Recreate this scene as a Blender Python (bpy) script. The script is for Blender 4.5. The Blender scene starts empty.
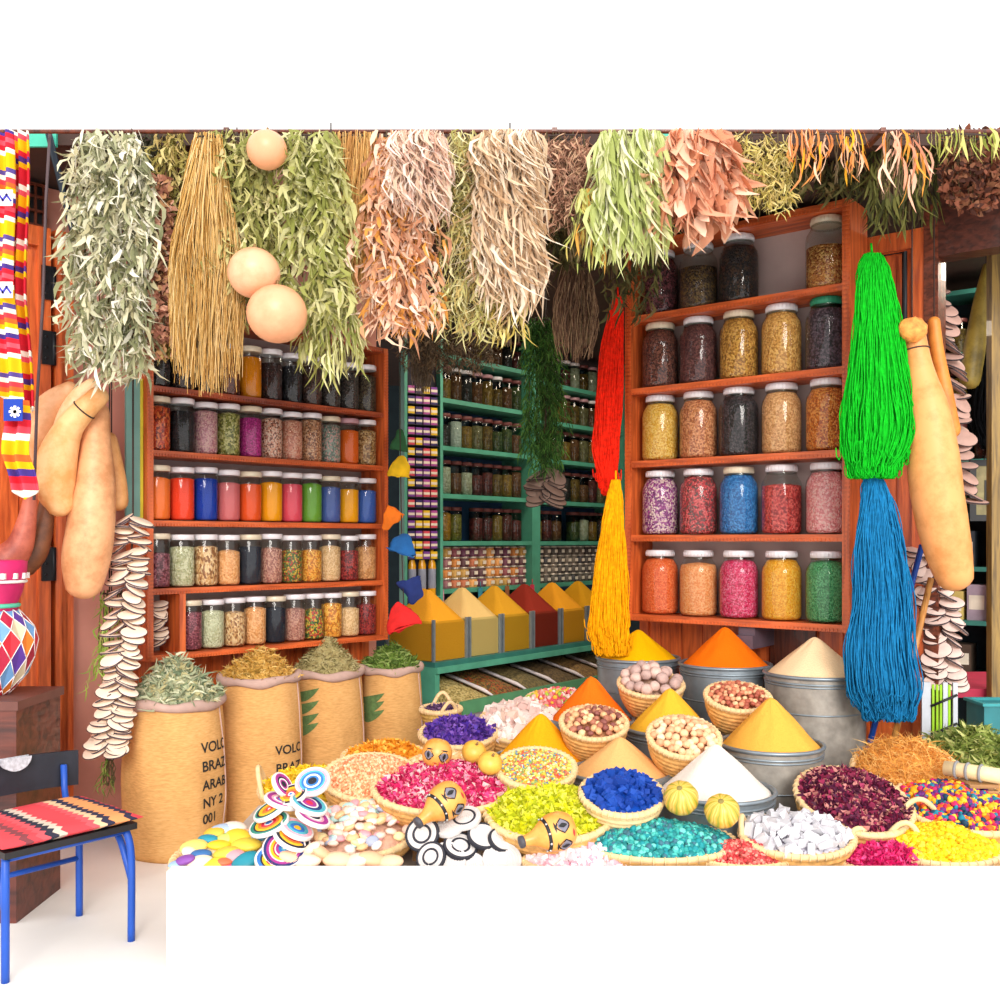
import bpy, math, random
from mathutils import Vector, Matrix, Euler, noise
random.seed(7)
R=math.radians; PI=math.pi
H=1.3; HY=540
C=bpy.context.scene.collection
def W(px,py,d): return Vector(((px-500)/1000*d, d, H+(HY-py)/1000*d))
def rnd(a,b): return random.uniform(a,b)
# ---------------------------------------------------------------- materials
def lin(c):
    if isinstance(c,str):
        c=tuple(int(c[i:i+2],16)/255 for i in (0,2,4))
    return tuple(((x/12.92) if x<=.04045 else ((x+.055)/1.055)**2.4) for x in c)+(1,)
def newmat(name):
    m=bpy.data.materials.new(name); m.use_nodes=True
    nt=m.node_tree; b=nt.nodes['Principled BSDF']
    return m,nt,b
def N(nt,t,**k):
    n=nt.nodes.new(t)
    for a,v in k.items(): setattr(n,a,v)
    return n
def ramp(nt,cols,interp='LINEAR',pos=None):
    r=N(nt,'ShaderNodeValToRGB'); cr=r.color_ramp; cr.interpolation=interp
    n=len(cols)
    if pos is None: pos=[i/(n if interp=='CONSTANT' else max(1,n-1)) for i in range(n)]
    while len(cr.elements)<n: cr.elements.new(.5)
    for e,c,p in zip(cr.elements,cols,pos): e.position=p; e.color=lin(c)
    return r
_mc={}
def plain(c,rough=.6,metal=0,var=.12,scale=12,bump=.15,spec=.4,coat=0):
    k=('p',c,rough,metal,var,scale,bump,spec,coat)
    if k in _mc: return _mc[k]
    m,nt,b=newmat('surface'); L=nt.links.new
    b.inputs['Roughness'].default_value=rough; b.inputs['Metallic'].default_value=metal
    b.inputs['Specular IOR Level'].default_value=spec; b.inputs['Coat Weight'].default_value=coat
    tc=N(nt,'ShaderNodeTexCoord'); nz=N(nt,'ShaderNodeTexNoise'); nz.inputs['Scale'].default_value=scale; nz.inputs['Detail'].default_value=5
    L(tc.outputs['Object'],nz.inputs['Vector'])
    h=N(nt,'ShaderNodeHueSaturation'); h.inputs['Color'].default_value=lin(c)
    mr=N(nt,'ShaderNodeMapRange'); mr.inputs['To Min'].default_value=1-var; mr.inputs['To Max'].default_value=1+var
    mr.inputs['From Min'].default_value=.3; mr.inputs['From Max'].default_value=.7
    L(nz.outputs['Fac'],mr.inputs['Value']); L(mr.outputs[0],h.inputs['Value']); L(h.outputs[0],b.inputs['Base Color'])
    if bump:
        bp=N(nt,'ShaderNodeBump'); bp.inputs['Strength'].default_value=bump; bp.inputs['Distance'].default_value=.01
        L(nz.outputs['Fac'],bp.inputs['Height']); L(bp.outputs[0],b.inputs['Normal'])
    _mc[k]=m; return m
def island(cols,rough=.6,trans=0,spec=.3):
    k=('i',tuple(cols),rough,trans)
    if k in _mc: return _mc[k]
    m,nt,b=newmat('mixed_pieces'); L=nt.links.new
    g=N(nt,'ShaderNodeNewGeometry'); r=ramp(nt,cols,'CONSTANT')
    L(g.outputs['Random Per Island'],r.inputs[0]); L(r.outputs[0],b.inputs['Base Color'])
    b.inputs['Roughness'].default_value=rough; b.inputs['Specular IOR Level'].default_value=spec
    if trans:
        t=N(nt,'ShaderNodeBsdfTranslucent'); L(r.outputs[0],t.inputs[0])
        mx=N(nt,'ShaderNodeMixShader'); mx.inputs[0].default_value=trans
        L(b.outputs[0],mx.inputs[1]); L(t.outputs[0],mx.inputs[2]); L(mx.outputs[0],nt.nodes['Material Output'].inputs[0])
    _mc[k]=m; return m
def speck(cols,scale=70,rough=.6,bump=.5,stretch=(1,1,1)):
    k=('s',tuple(cols),scale,rough,bump,stretch)
    if k in _mc: return _mc[k]
    m,nt,b=newmat('grains'); L=nt.links.new
    tc=N(nt,'ShaderNodeTexCoord'); mp=N(nt,'ShaderNodeMapping'); mp.inputs['Scale'].default_value=stretch
    mp.inputs['Rotation'].default_value=(.4,.5,.3)
    v=N(nt,'ShaderNodeTexVoronoi'); v.inputs['Scale'].default_value=scale
    L(tc.outputs['Object'],mp.inputs[0]); L(mp.outputs[0],v.inputs['Vector'])
    s=N(nt,'ShaderNodeSeparateColor'); L(v.outputs['Color'],s.inputs[0])
    r=ramp(nt,cols,'CONSTANT'); L(s.outputs[0],r.inputs[0]); L(r.outputs[0],b.inputs['Base Color'])
    bp=N(nt,'ShaderNodeBump'); bp.invert=True; bp.inputs['Strength'].default_value=bump; bp.inputs['Distance'].default_value=.012
    L(v.outputs['Distance'],bp.inputs['Height']); L(bp.outputs[0],b.inputs['Normal'])
    b.inputs['Roughness'].default_value=rough
    _mc[k]=m; return m
def wood(c1,c2,rough=.45,axis=2,scale=6,coat=.15):
    k=('w',c1,c2,rough,axis,scale)
    if k in _mc: return _mc[k]
    m,nt,b=newmat('wood'); L=nt.links.new
    tc=N(nt,'ShaderNodeTexCoord'); mp=N(nt,'ShaderNodeMapping'); s=[8,8,8]; s[axis]=.7
    mp.inputs['Scale'].default_value=s
    nz=N(nt,'ShaderNodeTexNoise'); nz.inputs['Scale'].default_value=scale; nz.inputs['Detail'].default_value=6; nz.inputs['Distortion'].default_value=.6
    L(tc.outputs['Object'],mp.inputs[0]); L(mp.outputs[0],nz.inputs['Vector'])
    r=ramp(nt,[c2,c1],'LINEAR',[.35,.62]); L(nz.outputs['Fac'],r.inputs[0]); L(r.outputs[0],b.inputs['Base Color'])
    bp=N(nt,'ShaderNodeBump'); bp.inputs['Strength'].default_value=.2; bp.inputs['Distance'].default_value=.01
    L(nz.outputs['Fac'],bp.inputs['Height']); L(bp.outputs[0],b.inputs['Normal'])
    b.inputs['Roughness'].default_value=rough; b.inputs['Coat Weight'].default_value=coat
    _mc[k]=m; return m
def powder(c,var=.05): return plain(c,.95,0,var,160,.35,.05)
def stripes(cols,freq,axis='Z',rough=.85,wob=.0,seed=0):
    m,nt,b=newmat('striped_cloth'); L=nt.links.new
    tc=N(nt,'ShaderNodeTexCoord'); sp=N(nt,'ShaderNodeSeparateXYZ'); L(tc.outputs['Object'],sp.inputs[0])
    a=N(nt,'ShaderNodeMath',operation='MULTIPLY'); a.inputs[1].default_value=freq; L(sp.outputs[axis],a.inputs[0])
    f=N(nt,'ShaderNodeMath',operation='FRACT'); L(a.outputs[0],f.inputs[0])
    src=f
    if wob:
        # zigzag offsets along the other axis
        o='X' if axis!='X' else 'Y'
        q=N(nt,'ShaderNodeMath',operation='MULTIPLY'); q.inputs[1].default_value=60; L(sp.outputs[o],q.inputs[0])
        pp=N(nt,'ShaderNodeMath',operation='PINGPONG'); pp.inputs[1].default_value=1; L(q.outputs[0],pp.inputs[0])
        w=N(nt,'ShaderNodeMath',operation='MULTIPLY_ADD'); w.inputs[1].default_value=wob; L(pp.outputs[0],w.inputs[0]); L(a.outputs[0],w.inputs[2])
        L(w.outputs[0],f.inputs[0])
    r=ramp(nt,cols,'CONSTANT'); L(f.outputs[0],r.inputs[0]); L(r.outputs[0],b.inputs['Base Color'])
    b.inputs['Roughness'].default_value=rough; b.inputs['Specular IOR Level'].default_value=.1
    return m
def glassmat(tint='F4F8F6',gloss=.9):
    m,nt,b=newmat('thin_glass'); L=nt.links.new
    t=N(nt,'ShaderNodeBsdfTransparent'); t.inputs[0].default_value=lin(tint)
    g=N(nt,'ShaderNodeBsdfGlossy'); g.inputs['Roughness'].default_value=.06
    fr=N(nt,'ShaderNodeFresnel'); fr.inputs['IOR'].default_value=1.5
    ge=N(nt,'ShaderNodeNewGeometry'); mr=N(nt,'ShaderNodeMapRange'); mr.inputs['To Min'].default_value=1.5; mr.inputs['To Max'].default_value=1/1.5
    L(ge.outputs['Backfacing'],mr.inputs['Value']); L(mr.outputs[0],fr.inputs['IOR'])
    ml=N(nt,'ShaderNodeMath',operation='MULTIPLY'); ml.inputs[1].default_value=gloss; L(fr.outputs[0],ml.inputs[0])
    mx=N(nt,'ShaderNodeMixShader'); L(ml.outputs[0],mx.inputs[0]); L(t.outputs[0],mx.inputs[1]); L(g.outputs[0],mx.inputs[2])
    L(mx.outputs[0],nt.nodes['Material Output'].inputs[0]); return m
def burlap():
    m,nt,b=newmat('burlap'); L=nt.links.new
    tc=N(nt,'ShaderNodeTexCoord')
    nz=N(nt,'ShaderNodeTexNoise'); nz.inputs['Scale'].default_value=4; nz.inputs['Detail'].default_value=6
    L(tc.outputs['Object'],nz.inputs['Vector'])
    mp=N(nt,'ShaderNodeMapping'); mp.inputs['Scale'].default_value=(40,40,190); L(tc.outputs['Object'],mp.inputs[0])
    n2=N(nt,'ShaderNodeTexNoise'); n2.inputs['Scale'].default_value=1; n2.inputs['Detail'].default_value=3; L(mp.outputs[0],n2.inputs['Vector'])
    mx=N(nt,'ShaderNodeMath',operation='MULTIPLY_ADD'); mx.inputs[1].default_value=.5; L(n2.outputs['Fac'],mx.inputs[0])
    hf=N(nt,'ShaderNodeMath',operation='MULTIPLY'); hf.inputs[1].default_value=.5; L(nz.outputs['Fac'],hf.inputs[0]); L(hf.outputs[0],mx.inputs[2])
    r=ramp(nt,['B98850','DBA769','E8BC80'],'LINEAR',[.25,.5,.75]); L(mx.outputs[0],r.inputs[0]); L(r.outputs[0],b.inputs['Base Color'])
    bp=N(nt,'ShaderNodeBump'); bp.inputs['Strength'].default_value=.3; bp.inputs['Distance'].default_value=.006
    L(n2.outputs['Fac'],bp.inputs['Height']); L(bp.outputs[0],b.inputs['Normal'])
    b.inputs['Roughness'].default_value=.95; b.inputs['Specular IOR Level'].default_value=.05
    return m
# ---------------------------------------------------------------- mesh builder
class MB:
    def __init__(s): s.v=[]; s.f=[]; s.m=[]; s.sm=[]
    def add(s,vs,fs,mi=0,smooth=True,M=None):
        o=len(s.v)
        if M is not None: vs=[M@Vector(p) for p in vs]
        s.v+= [tuple(p) for p in vs]
        for f in fs: s.f.append([i+o for i in f]); s.m.append(mi); s.sm.append(smooth)
        return s
    def box(s,c,size,M=None,mi=0):
        x,y,z=[q/2 for q in size]; c=Vector(c)
        vs=[c+Vector((a*x,b*y,e*z)) for a in(-1,1) for b in(-1,1) for e in(-1,1)]
        fs=[(0,1,3,2),(4,6,7,5),(0,4,5,1),(2,3,7,6),(0,2,6,4),(1,5,7,3)]
        return s.add(vs,fs,mi,False,M)
    def span(s,a,b,M=None,mi=0):
        a=Vector(a);b=Vector(b); return s.box((a+b)/2,b-a,M,mi)
    def lathe(s,prof,seg=24,M=None,mi=0,cap=True,sx=1,sy=1,mfun=None,jit=0):
        vs=[];fs=[]
        for i,(r,z) in enumerate(prof):
            for j in range(seg):
                a=2*PI*j/seg; q=1+(rnd(-jit,jit) if jit else 0)
                vs.append((r*q*math.cos(a)*sx,r*q*math.sin(a)*sy,z))
        for i in range(len(prof)-1):
            for j in range(seg):
                k=(j+1)%seg; fs.append((i*seg+j,i*seg+k,(i+1)*seg+k,(i+1)*seg+j))
        s.add(vs,fs,mi,True,M)
        if cap:
            o=len(s.v)-len(vs)
            for b in (0,(len(prof)-1)*seg):
                if prof[0 if b==0 else -1][0]>1e-4:
                    ff=[o+b+j for j in range(seg)]
                    if b==0: ff=ff[::-1]
                    s.f.append(ff); s.m.append(mi); s.sm.append(False)
        return s
    def tube(s,pts,rad,seg=8,mi=0,cap=True,flat=1):
        pts=[Vector(p) for p in pts]; n=len(pts)
        if not hasattr(rad,'__len__'): rad=[rad]*n
        vs=[];fs=[]; up=Vector((.31,.17,.94)).normalized(); px=None
        for i in range(n):
            t=(pts[min(i+1,n-1)]-pts[max(i-1,0)])
            t=t.normalized() if t.length>1e-9 else Vector((0,0,1))
            if px is None:
                px=t.cross(up)
                if px.length<.05: px=t.cross(Vector((1,0,0)))
            else: px=px-t*px.dot(t)
            px.normalize(); py=t.cross(px)
            for j in range(seg):
                a=2*PI*j/seg; vs.append(pts[i]+px*(math.cos(a)*rad[i])+py*(math.sin(a)*rad[i]*flat))
        for i in range(n-1):
            for j in range(seg):
                k=(j+1)%seg; fs.append((i*seg+j,i*seg+k,(i+1)*seg+k,(i+1)*seg+j))
        if cap: fs.append(tuple(range(seg))[::-1]); fs.append(tuple((n-1)*seg+j for j in range(seg)))
        return s.add(vs,fs,mi,True)
    def ell(s,c,r,seg=14,rings=9,M=None,mi=0,jit=0,rot=None):
        vs=[];fs=[]; T=Matrix.Translation(Vector(c))
        if rot is not None: T=T@rot
        if M is not None: T=M@T
        vs.append((0,0,-r[2]))
        for i in range(1,rings):
            p=-PI/2+PI*i/rings
            for j in range(seg):
                a=2*PI*j/seg; q=1+(rnd(-jit,jit) if jit else 0)
                vs.append((r[0]*math.cos(p)*math.cos(a)*q,r[1]*math.cos(p)*math.sin(a)*q,r[2]*math.sin(p)*q))
        vs.append((0,0,r[2])); t=len(vs)-1
        for j in range(seg):
            k=(j+1)%seg; fs.append((0,1+k,1+j)); fs.append((t,t-seg+j,t-seg+k))
        for i in range(rings-2):
            for j in range(seg):
                k=(j+1)%seg; a=1+i*seg; fs.append((a+j,a+k,a+seg+k,a+seg+j))
        return s.add(vs,fs,mi,True,T)
    def torus(s,R_,r,seg=32,ms=8,M=None,mi=0,z=0):
        vs=[];fs=[]
        for i in range(seg):
            a=2*PI*i/seg
            for j in range(ms):
                b=2*PI*j/ms; q=R_+r*math.cos(b); vs.append((q*math.cos(a),q*math.sin(a),z+r*math.sin(b)))
        for i in range(seg):
            for j in range(ms):
                fs.append((i*ms+j,((i+1)%seg)*ms+j,((i+1)%seg)*ms+(j+1)%ms,i*ms+(j+1)%ms))
        return s.add(vs,fs,mi,True,M)
    def mesh(s,name,mats):
        me=bpy.data.meshes.new(name); me.from_pydata(s.v,[],s.f)
        if not isinstance(mats,(list,tuple)): mats=[mats]
        for m in mats: me.materials.append(m)
        me.polygons.foreach_set('material_index',s.m); me.polygons.foreach_set('use_smooth',s.sm)
        me.update(); return me
    def build(s,name,mats,parent=None,M=None):
        """M: world (or parent-local) matrix; geometry given in that frame"""
        o=bpy.data.objects.new(name,s.mesh(name,mats)); C.objects.link(o)
        if parent: o.parent=parent
        if M is not None: o.matrix_local=M
        return o
def centred(mb):
    n=len(mb.v); lo=[min(v[i] for v in mb.v) for i in range(3)]; hi=[max(v[i] for v in mb.v) for i in range(3)]
    c=Vector(((lo[0]+hi[0])/2,(lo[1]+hi[1])/2,lo[2]))
    mb.v=[tuple(Vector(v)-c) for v in mb.v]; return Matrix.Translation(c)
def tag(o,label,cat,group=None,kind=None):
    if label: o['label']=label
    if cat: o['category']=cat
    if group: o['group']=group
    if kind: o['kind']=kind
    return o
def thing(name,label,cat,M=None,group=None):
    o=bpy.data.objects.new(name,None); C.objects.link(o); o.empty_display_size=.05
    if M is not None: o.matrix_world=M
    return tag(o,label,cat,group)
def solo(mb,name,mats,label,cat,group=None,kind=None):
    M=centred(mb); return tag(mb.build(name,mats,None,M),label,cat,group,kind)
def struct(name,mb,mats,M=None):
    o=mb.build(name,mats,None,M); o['kind']='structure'; return o
def dup(o,M=None,parent=None,label=None):
    c=o.copy(); C.objects.link(c)
    if parent is not None: c.parent=parent
    if M is not None: c.matrix_local=M
    if label: c['label']=label
    for ch in o.children:
        d=ch.copy(); C.objects.link(d); d.parent=c; d.matrix_local=ch.matrix_local.copy()
        for g in ch.children:
            e=g.copy(); C.objects.link(e); e.parent=d; e.matrix_local=g.matrix_local.copy()
    return c
def frame(o,u):
    """frame at o: x along u (horizontal), y pointing back away from viewer side, z up"""
    u=Vector((u[0],u[1],0)).normalized(); z=Vector((0,0,1)); y=z.cross(u)
    return Matrix(((u.x,y.x,0,o[0]),(u.y,y.y,0,o[1]),(0,0,1,o[2]),(0,0,0,1)))
def cr(pts,n=6):
    """Catmull-Rom through tuples of any size"""
    P=[pts[0]]+list(pts)+[pts[-1]]; out=[]
    for i in range(1,len(P)-2):
        for k in range(n):
            t=k/n; a,b,c,d=P[i-1:i+3]
            out.append(tuple(.5*((2*b[j])+(-a[j]+c[j])*t+(2*a[j]-5*b[j]+4*c[j]-d[j])*t*t+(-a[j]+3*b[j]-3*c[j]+d[j])*t**3) for j in range(len(b))))
    out.append(tuple(pts[-1])); return out
ORD=['first','second','third','fourth','fifth','sixth','seventh','eighth','ninth','tenth','eleventh','twelfth','thirteenth','fourteenth','fifteenth','sixteenth']
# ---------------------------------------------------------------- common materials
M_or=wood('DE6C32','AC4A20'); M_orb=wood('DA6830','A4461E',axis=0); M_dk=wood('6E3420','3F1C12'); M_dkx=wood('7A3A24','48200F',axis=0)
M_shelfx=wood('B8532A','7A2F16',axis=0)
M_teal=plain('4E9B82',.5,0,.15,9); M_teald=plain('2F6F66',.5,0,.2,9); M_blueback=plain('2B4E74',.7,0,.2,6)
M_glass=glassmat(); M_gd=glassmat('C9D6D0')
M_lidw=plain('E4E1E6',.35,.1,.05,30,.05); M_lidg=plain('2F8F6B',.4,.1,.05,30,.05); M_lidc=plain('D9CDB5',.4,.1,.05,30,.05)
M_lidp=plain('B98E97',.4,.1,.05); M_lidk=plain('6F3C3A',.4,.1,.1)
M_galv=plain('8F9AA3',.42,.55,.18,14,.15); M_galv2=plain('A09A92',.5,.35,.22,22,.15)
M_wick=plain('D9A662',.75,0,.28,45,.4); M_wickp=plain('E8C795',.75,0,.15,45,.3)
M_black=plain('1C1B1E',.5,0,.2); M_iron=plain('232428',.4,.5,.2)
M_blue=plain('1D4FB0',.4,0,.1); M_string=plain('3A2D28',.8)
M_white=plain('F4F2EE',.8,0,.02,8,.03,.2)
# ---------------------------------------------------------------- setting
M_ground=plain('F6F4F0',.9,0,.02,5,.05,.2)
g=MB(); g.box((0,4,-.05),(14,14,.1)); struct('floor',g,M_ground)
g=MB(); g.span((-3.2,3.84,2.812),(4.4,9.9,2.85)); struct('ceiling',g,plain('3E2A22',.9))
g=MB(); g.span((-3.2,3.80,2.80),(4.4,3.84,2.85)); struct('trim_1',g,plain('3A221A',.7))
for a,b_ in ((-1.86,-1.68),(.60,.70)):
    g=MB(); g.span((a,3.785,2.79),(b_,3.799,2.85)); solo(g,'awning_edge',plain('3FB59B',.5),'small turquoise awning edge showing at the '+('top left corner' if a<0 else 'top between light green grass and orange leaf bunches'),'awning')
g=MB(); g.span((-3.2,9.8,0),(4.4,9.9,2.812)); struct('wall_back',g,plain('2E3B40',.9))
g=MB(); g.span((4.3,3.84,0),(4.4,9.8,2.812)); struct('wall_right',g,plain('5A3A2E',.9))
UL=Vector((.683,.730,0)).normalized(); FL=frame((-1.518,4.30,0),UL)      # left rack front line
pinkp=plain('D99B8B',.9,0,.10,5,.2,.1)
g=MB(); g.span((-1.35,.27,0),(-.0,.37,2.8),FL); g.span((0,.27,0),(1.5,.37,2.8),FL); struct('wall_left',g,pinkp)
g=MB(); g.span((1.40,.37,0),(1.50,2.0,2.8),FL); struct('wall_interior',g,plain('4A342C',.9))
# rough pink plaster stain band low on the wall
# wooden door leaf behind left rack
def door(name,F,x0,x1,z0,z1,y,panels,mats,th=.04):
    d=thing(name,None,None,F); d['kind']='structure'
    g=MB(); g.span((x0,y,z0),(x1,y+th,z1)); 
    n=max(1,int((x1-x0)/.11))
    for i in range(n):
        a=x0+(x1-x0)*i/n; g.span((a+.006,y-.008,z0+.1),(a+(x1-x0)/n-.006,y,z1-.1))
    g.build('door_panel',mats,d)
    for a in (x0,x1-.05):
        g=MB(); g.span((a,y-.025,z0),(a+.05,y-.001,z1)); g.build('door_stile',mats,d)
    for z in (z0,z1-.08):
        g=MB(); g.span((x0+.05,y-.022,z),(x1-.05,y-.001,z+.08)); g.build('door_rail',mats,d)
    return d
door('door_1',FL,.07,1.39,.06,2.35,.225,4,M_or)
# far left double shutters of orange wood
def leftleaf(name,x0,x1,z1):
    d=door(name,FL,x0,x1,.0,z1,.20,2,M_or); return d
XA,XB,XC=-.92,-.315,-.24
d2=leftleaf('door_2',-1.30,XB-.02,2.60)
d3=leftleaf('door_3',XB,XC,2.60)
for z in (2.37,2.10,1.2,.5):
    g=MB(); g.span((XB-.06,.165,z-.07),(XB-.015,.178,z+.07)); g.tube([(XB-.01,.168,z-.07),(XB-.01,.168,z+.07)],.009)
    for q in(-.045,0,.045): g.tube([(XB-.045,.166,z+q),(XB-.045,.16,z+q)],.006,6)
    g.build('hinge',M_iron,d2)
# small dark lattice window above the far left shutter
d=thing('window_1',None,None,FL); d['kind']='structure'
g=MB(); g.span((-.45,.235,2.61),(-.34,.262,2.79)); g.build('pane',M_black,d)
g=MB()
for i in range(4): g.span((-.45+.034*i,.22,2.61),(-.442+.034*i,.234,2.79))
for z in (2.61,2.67,2.73,2.78): g.span((-.45,.215,z),(-.34,.232,z+.010))
g.build('lattice',M_dk,d)
# ---------------------------------------------------------------- jars
def grain_lump(mb,prof,mi=0,seg=20,M=None): mb.lathe(prof,seg,M,mi)
def small_jar(F,x,y,z,r,h,mat,fill,lid,label,group,name='glass_jar',glass=None,flat=None,tiny=False,parts=True):
    t=thing(name,label,'jar',F@Matrix.Translation((x,y,z)),group)
    seg=18
    g=MB(); g.lathe([(r*.9,0),(r,.01),(r,h*.86),(r*.93,h*.90)],seg,cap=False); g.build('glass_body',glass or M_glass,t)
    g=MB(); fh=h*.88*fill; ri=r*.955
    top=rnd(-.03,.06)*r*3
    g.lathe([(ri*.88,.004),(ri,.014),(ri,fh*.97),(ri*.6,fh+top*.3),(.0005,fh+top)],seg); g.build('contents',mat,t)
    g=MB(); g.lathe([(r*.96,h*.895),(r*.985,h*.90),(r*.985,h*.985),(r*.94,h),(.001,h*1.003)],seg); g.build('lid',lid,t)
    return t
def big_jar(F,x,y,z,r,h,mat,fill,lid,label,group):
    t=thing('glass_jar',label,'jar',F@Matrix.Translation((x,y,z)),group); seg=28
    def P(k,e=0): return [(r*.86*k,0+e),(r*.97*k,h*.03+e),(r*k,h*.08),(r*k,h*.68),(r*.95*k,h*.76),(r*.80*k,h*.83),(r*.72*k,h*.87)]
    g=MB(); g.lathe(P(1)+[(r*.72,h*.92)],seg,cap=False); g.torus(r*.73,.004,seg,6,z=h*.885); g.build('glass_body',M_glass,t)
    pr=[]; top=h*fill
    for (a,b) in P(.955,.006):
        if b<top: pr.append((a,b))
        else:
            pa=pr[-1]; q=(top-pa[1])/(b-pa[1]); pr.append((pa[0]+(a-pa[0])*q,top)); break
    pr.append((pr[-1][0]*.5,top+.008)); pr.append((.0005,top+.012))
    g=MB(); g.lathe(pr,seg); g.build('contents',mat,t)
    g=MB(); g.lathe([(r*.73,h*.905),(r*.765,h*.91),(r*.765,h*.985),(r*.73,h),(.001,h*1.004)],seg)
    for j in range(28):
        a=2*PI*j/28; g.tube([(r*.768*math.cos(a),r*.768*math.sin(a),h*.915),(r*.768*math.cos(a),r*.768*math.sin(a),h*.975)],.0016,4)
    g.build('lid',lid,t)
    return t
def dentil(g,x0,x1,y,z,step=.014):
    n=int((x1-x0)/step)
    for i in range(n): g.span((x0+step*i,y-.004,z),(x0+step*i+step*.55,y,z+.012))
# ---------------------------------------------------------------- left rack
LW=1.355
rack=thing('spice_rack','orange-brown wooden shelf rack holding five rows of small lidded jars','shelf',FL@Matrix.Translation((0,0,.775)))
def zz(v): return v-.775
for x in (0,LW-.03):
    g=MB(); g.span((x,0,0),(x+.03,.19,zz(2.31))); 
    for i in range(int(zz(2.31)/.016)): g.span((x+.002,-.004,i*.016),(x+.028,0,i*.016+.008))
    g.build('side_panel',M_or,rack)
for i,z in enumerate((.775,1.063,1.36,1.665,1.945,2.285)):
    g=MB(); g.span((.03,.002,zz(z)),(LW-.03,.19,zz(z)+.025)); dentil(g,.03,LW-.03,.002,zz(z)); g.build('shelf',M_orb if i<4 else M_shelfx,rack)
g=MB(); g.span((.03,.185,.0),(LW-.03,.20,zz(2.31))); g.build('back_panel',plain('9A8884',.85),rack)
g=MB(); g.span((.155,.004,.025),(.185,.18,zz(1.063))); g.build('divider',M_or,rack)
red='C8202F'
rows=[
 (1.97,.245,[('black seeds',['1E1A1C','33292B']),('dark brown seeds',['2B1C1A','4A2A22']),('black seeds',['1E1A1C','2c2426']),('red brown bark',['5A2A1F','7A3A28']),('orange powder',['E8891C']),('dark dried petals',['45201F','2D1A1C']),('black seeds',['26222A','15131A']),('dark roots',['3A2422','55352C']),('dark seeds',['352A28','4B3D38']),('dark seeds',['2A2423','4B3D38']),('brown seeds',['3a2a22','5B4D38'])]),
 (1.69,.24,[('orange chillies',['E8582A','C23A18','F07A3A','8A2A14']),('black seeds',['17151A','2A262E']),('pink bark',['E0A0A8','C77F8E','EAB8B4']),('olive leaves',['B6B060','8E8C3C','D4CB86','6C6E30']),('magenta crystals',['C01C86','A01070','D83A9C']),('pink and brown petals',['F0B49A','8A4A3A','E69A80','F4CDB8']),('salmon resin',['E8967C','D07A62','F0B49A']),('beige chips',['F0BE98','D89A70','C47E58','8A5540']),('grey pink buds',['9AA89A','D8A8A0','6F7E74']),('orange powder',['EE6A26']),('ginger roots',['D9B078','B98850','8A5F38'])]),
 (1.387,.24,[('pale orange powder',['FB7A36']),('red orange powder',['F8482C']),('deep blue powder',['1D3FA8']),('pink powder',['DB6E72']),('orange red powder',['F25A28']),('golden yellow powder',['FBA41A']),('rose powder',['EA5266']),('green powder',['6FA63C']),('slate blue powder',['4E62A6']),('amber powder',['F9A81C']),('blue powder',['3F62B4'])]),
 (1.09,.235,[('mauve beans',['8E4858','B06A78','6A303E']),('pale green aniseed',['CFC9A0','B8B488','DFDAB8']),('tan sticks',['D9A46E','9A6238','F0C898']),('peach lentils',['F8B67E','E89C5E']),('black powder',['30323C']),('pink brown seeds',['C07F70','9C5E54','D49C88']),('mixed green and red seeds',['6C7A38','C2402C','D9B040','3F5A2A']),('golden seeds',['F0972C','C8701C','F8B850']),('pale sesame',['F6CB9A','E0AE78']),('dark red berries',['8C2024','5E1418','B03430']),('tan seeds',['E2A268','C98650'])]),
 (.803,.225,[('mauve beans',['8A3E4E','B0606E','6A2A3A']),('pale aniseed',['D6D2B0','C2BE98']),('tan sticks',['D9A46E','9A6238','F0C898']),('peach lentils',['F8B67E','E89C5E']),('black powder',['2A2C36']),('pink brown seeds',['C07F70','9C5E54','D49C88']),('mixed green and red seeds',['6C7A38','C2402C','D9B040','3F5A2A']),('golden seeds',['F0972C','C8701C','F8B850']),('pale sesame',['F6CB9A','E0AE78']),('dark red berries',['8C2024','5E1418','B03430'])])]
rname=['top','second','third','fourth','bottom']
for ri,(z,h,js) in enumerate(rows):
    x0,x1=(.03,LW-.03) if ri<4 else (.19,LW-.03)
    p=(x1-x0)/len(js)
    for i,(nm,cols) in enumerate(js):
        mat=powder(cols[0],.04) if len(cols)==1 else speck(cols,rnd(110,170),.6,.6,(1,1,.6) if 'stick' in nm or 'chil' in nm else (1,1,1))
        r=p*.475; fill=rnd(.84,.99)
        if 'powder' in nm: fill=rnd(.84,.92)
        if ri>2 and 'aniseed' not in nm: fill=rnd(.72,.88)
        lid=M_lidw if i%4 else M_lidc
        if ri==1 and i in(9,): lid=M_lidp
        small_jar(FL,x0+p*(i+.5),.075,z,r,h*rnd(.985,1.02),mat,fill,lid,
          f'jar of {nm}, {ORD[i]} from left, {rname[ri]} shelf of left rack','jars in the left rack')
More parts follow.
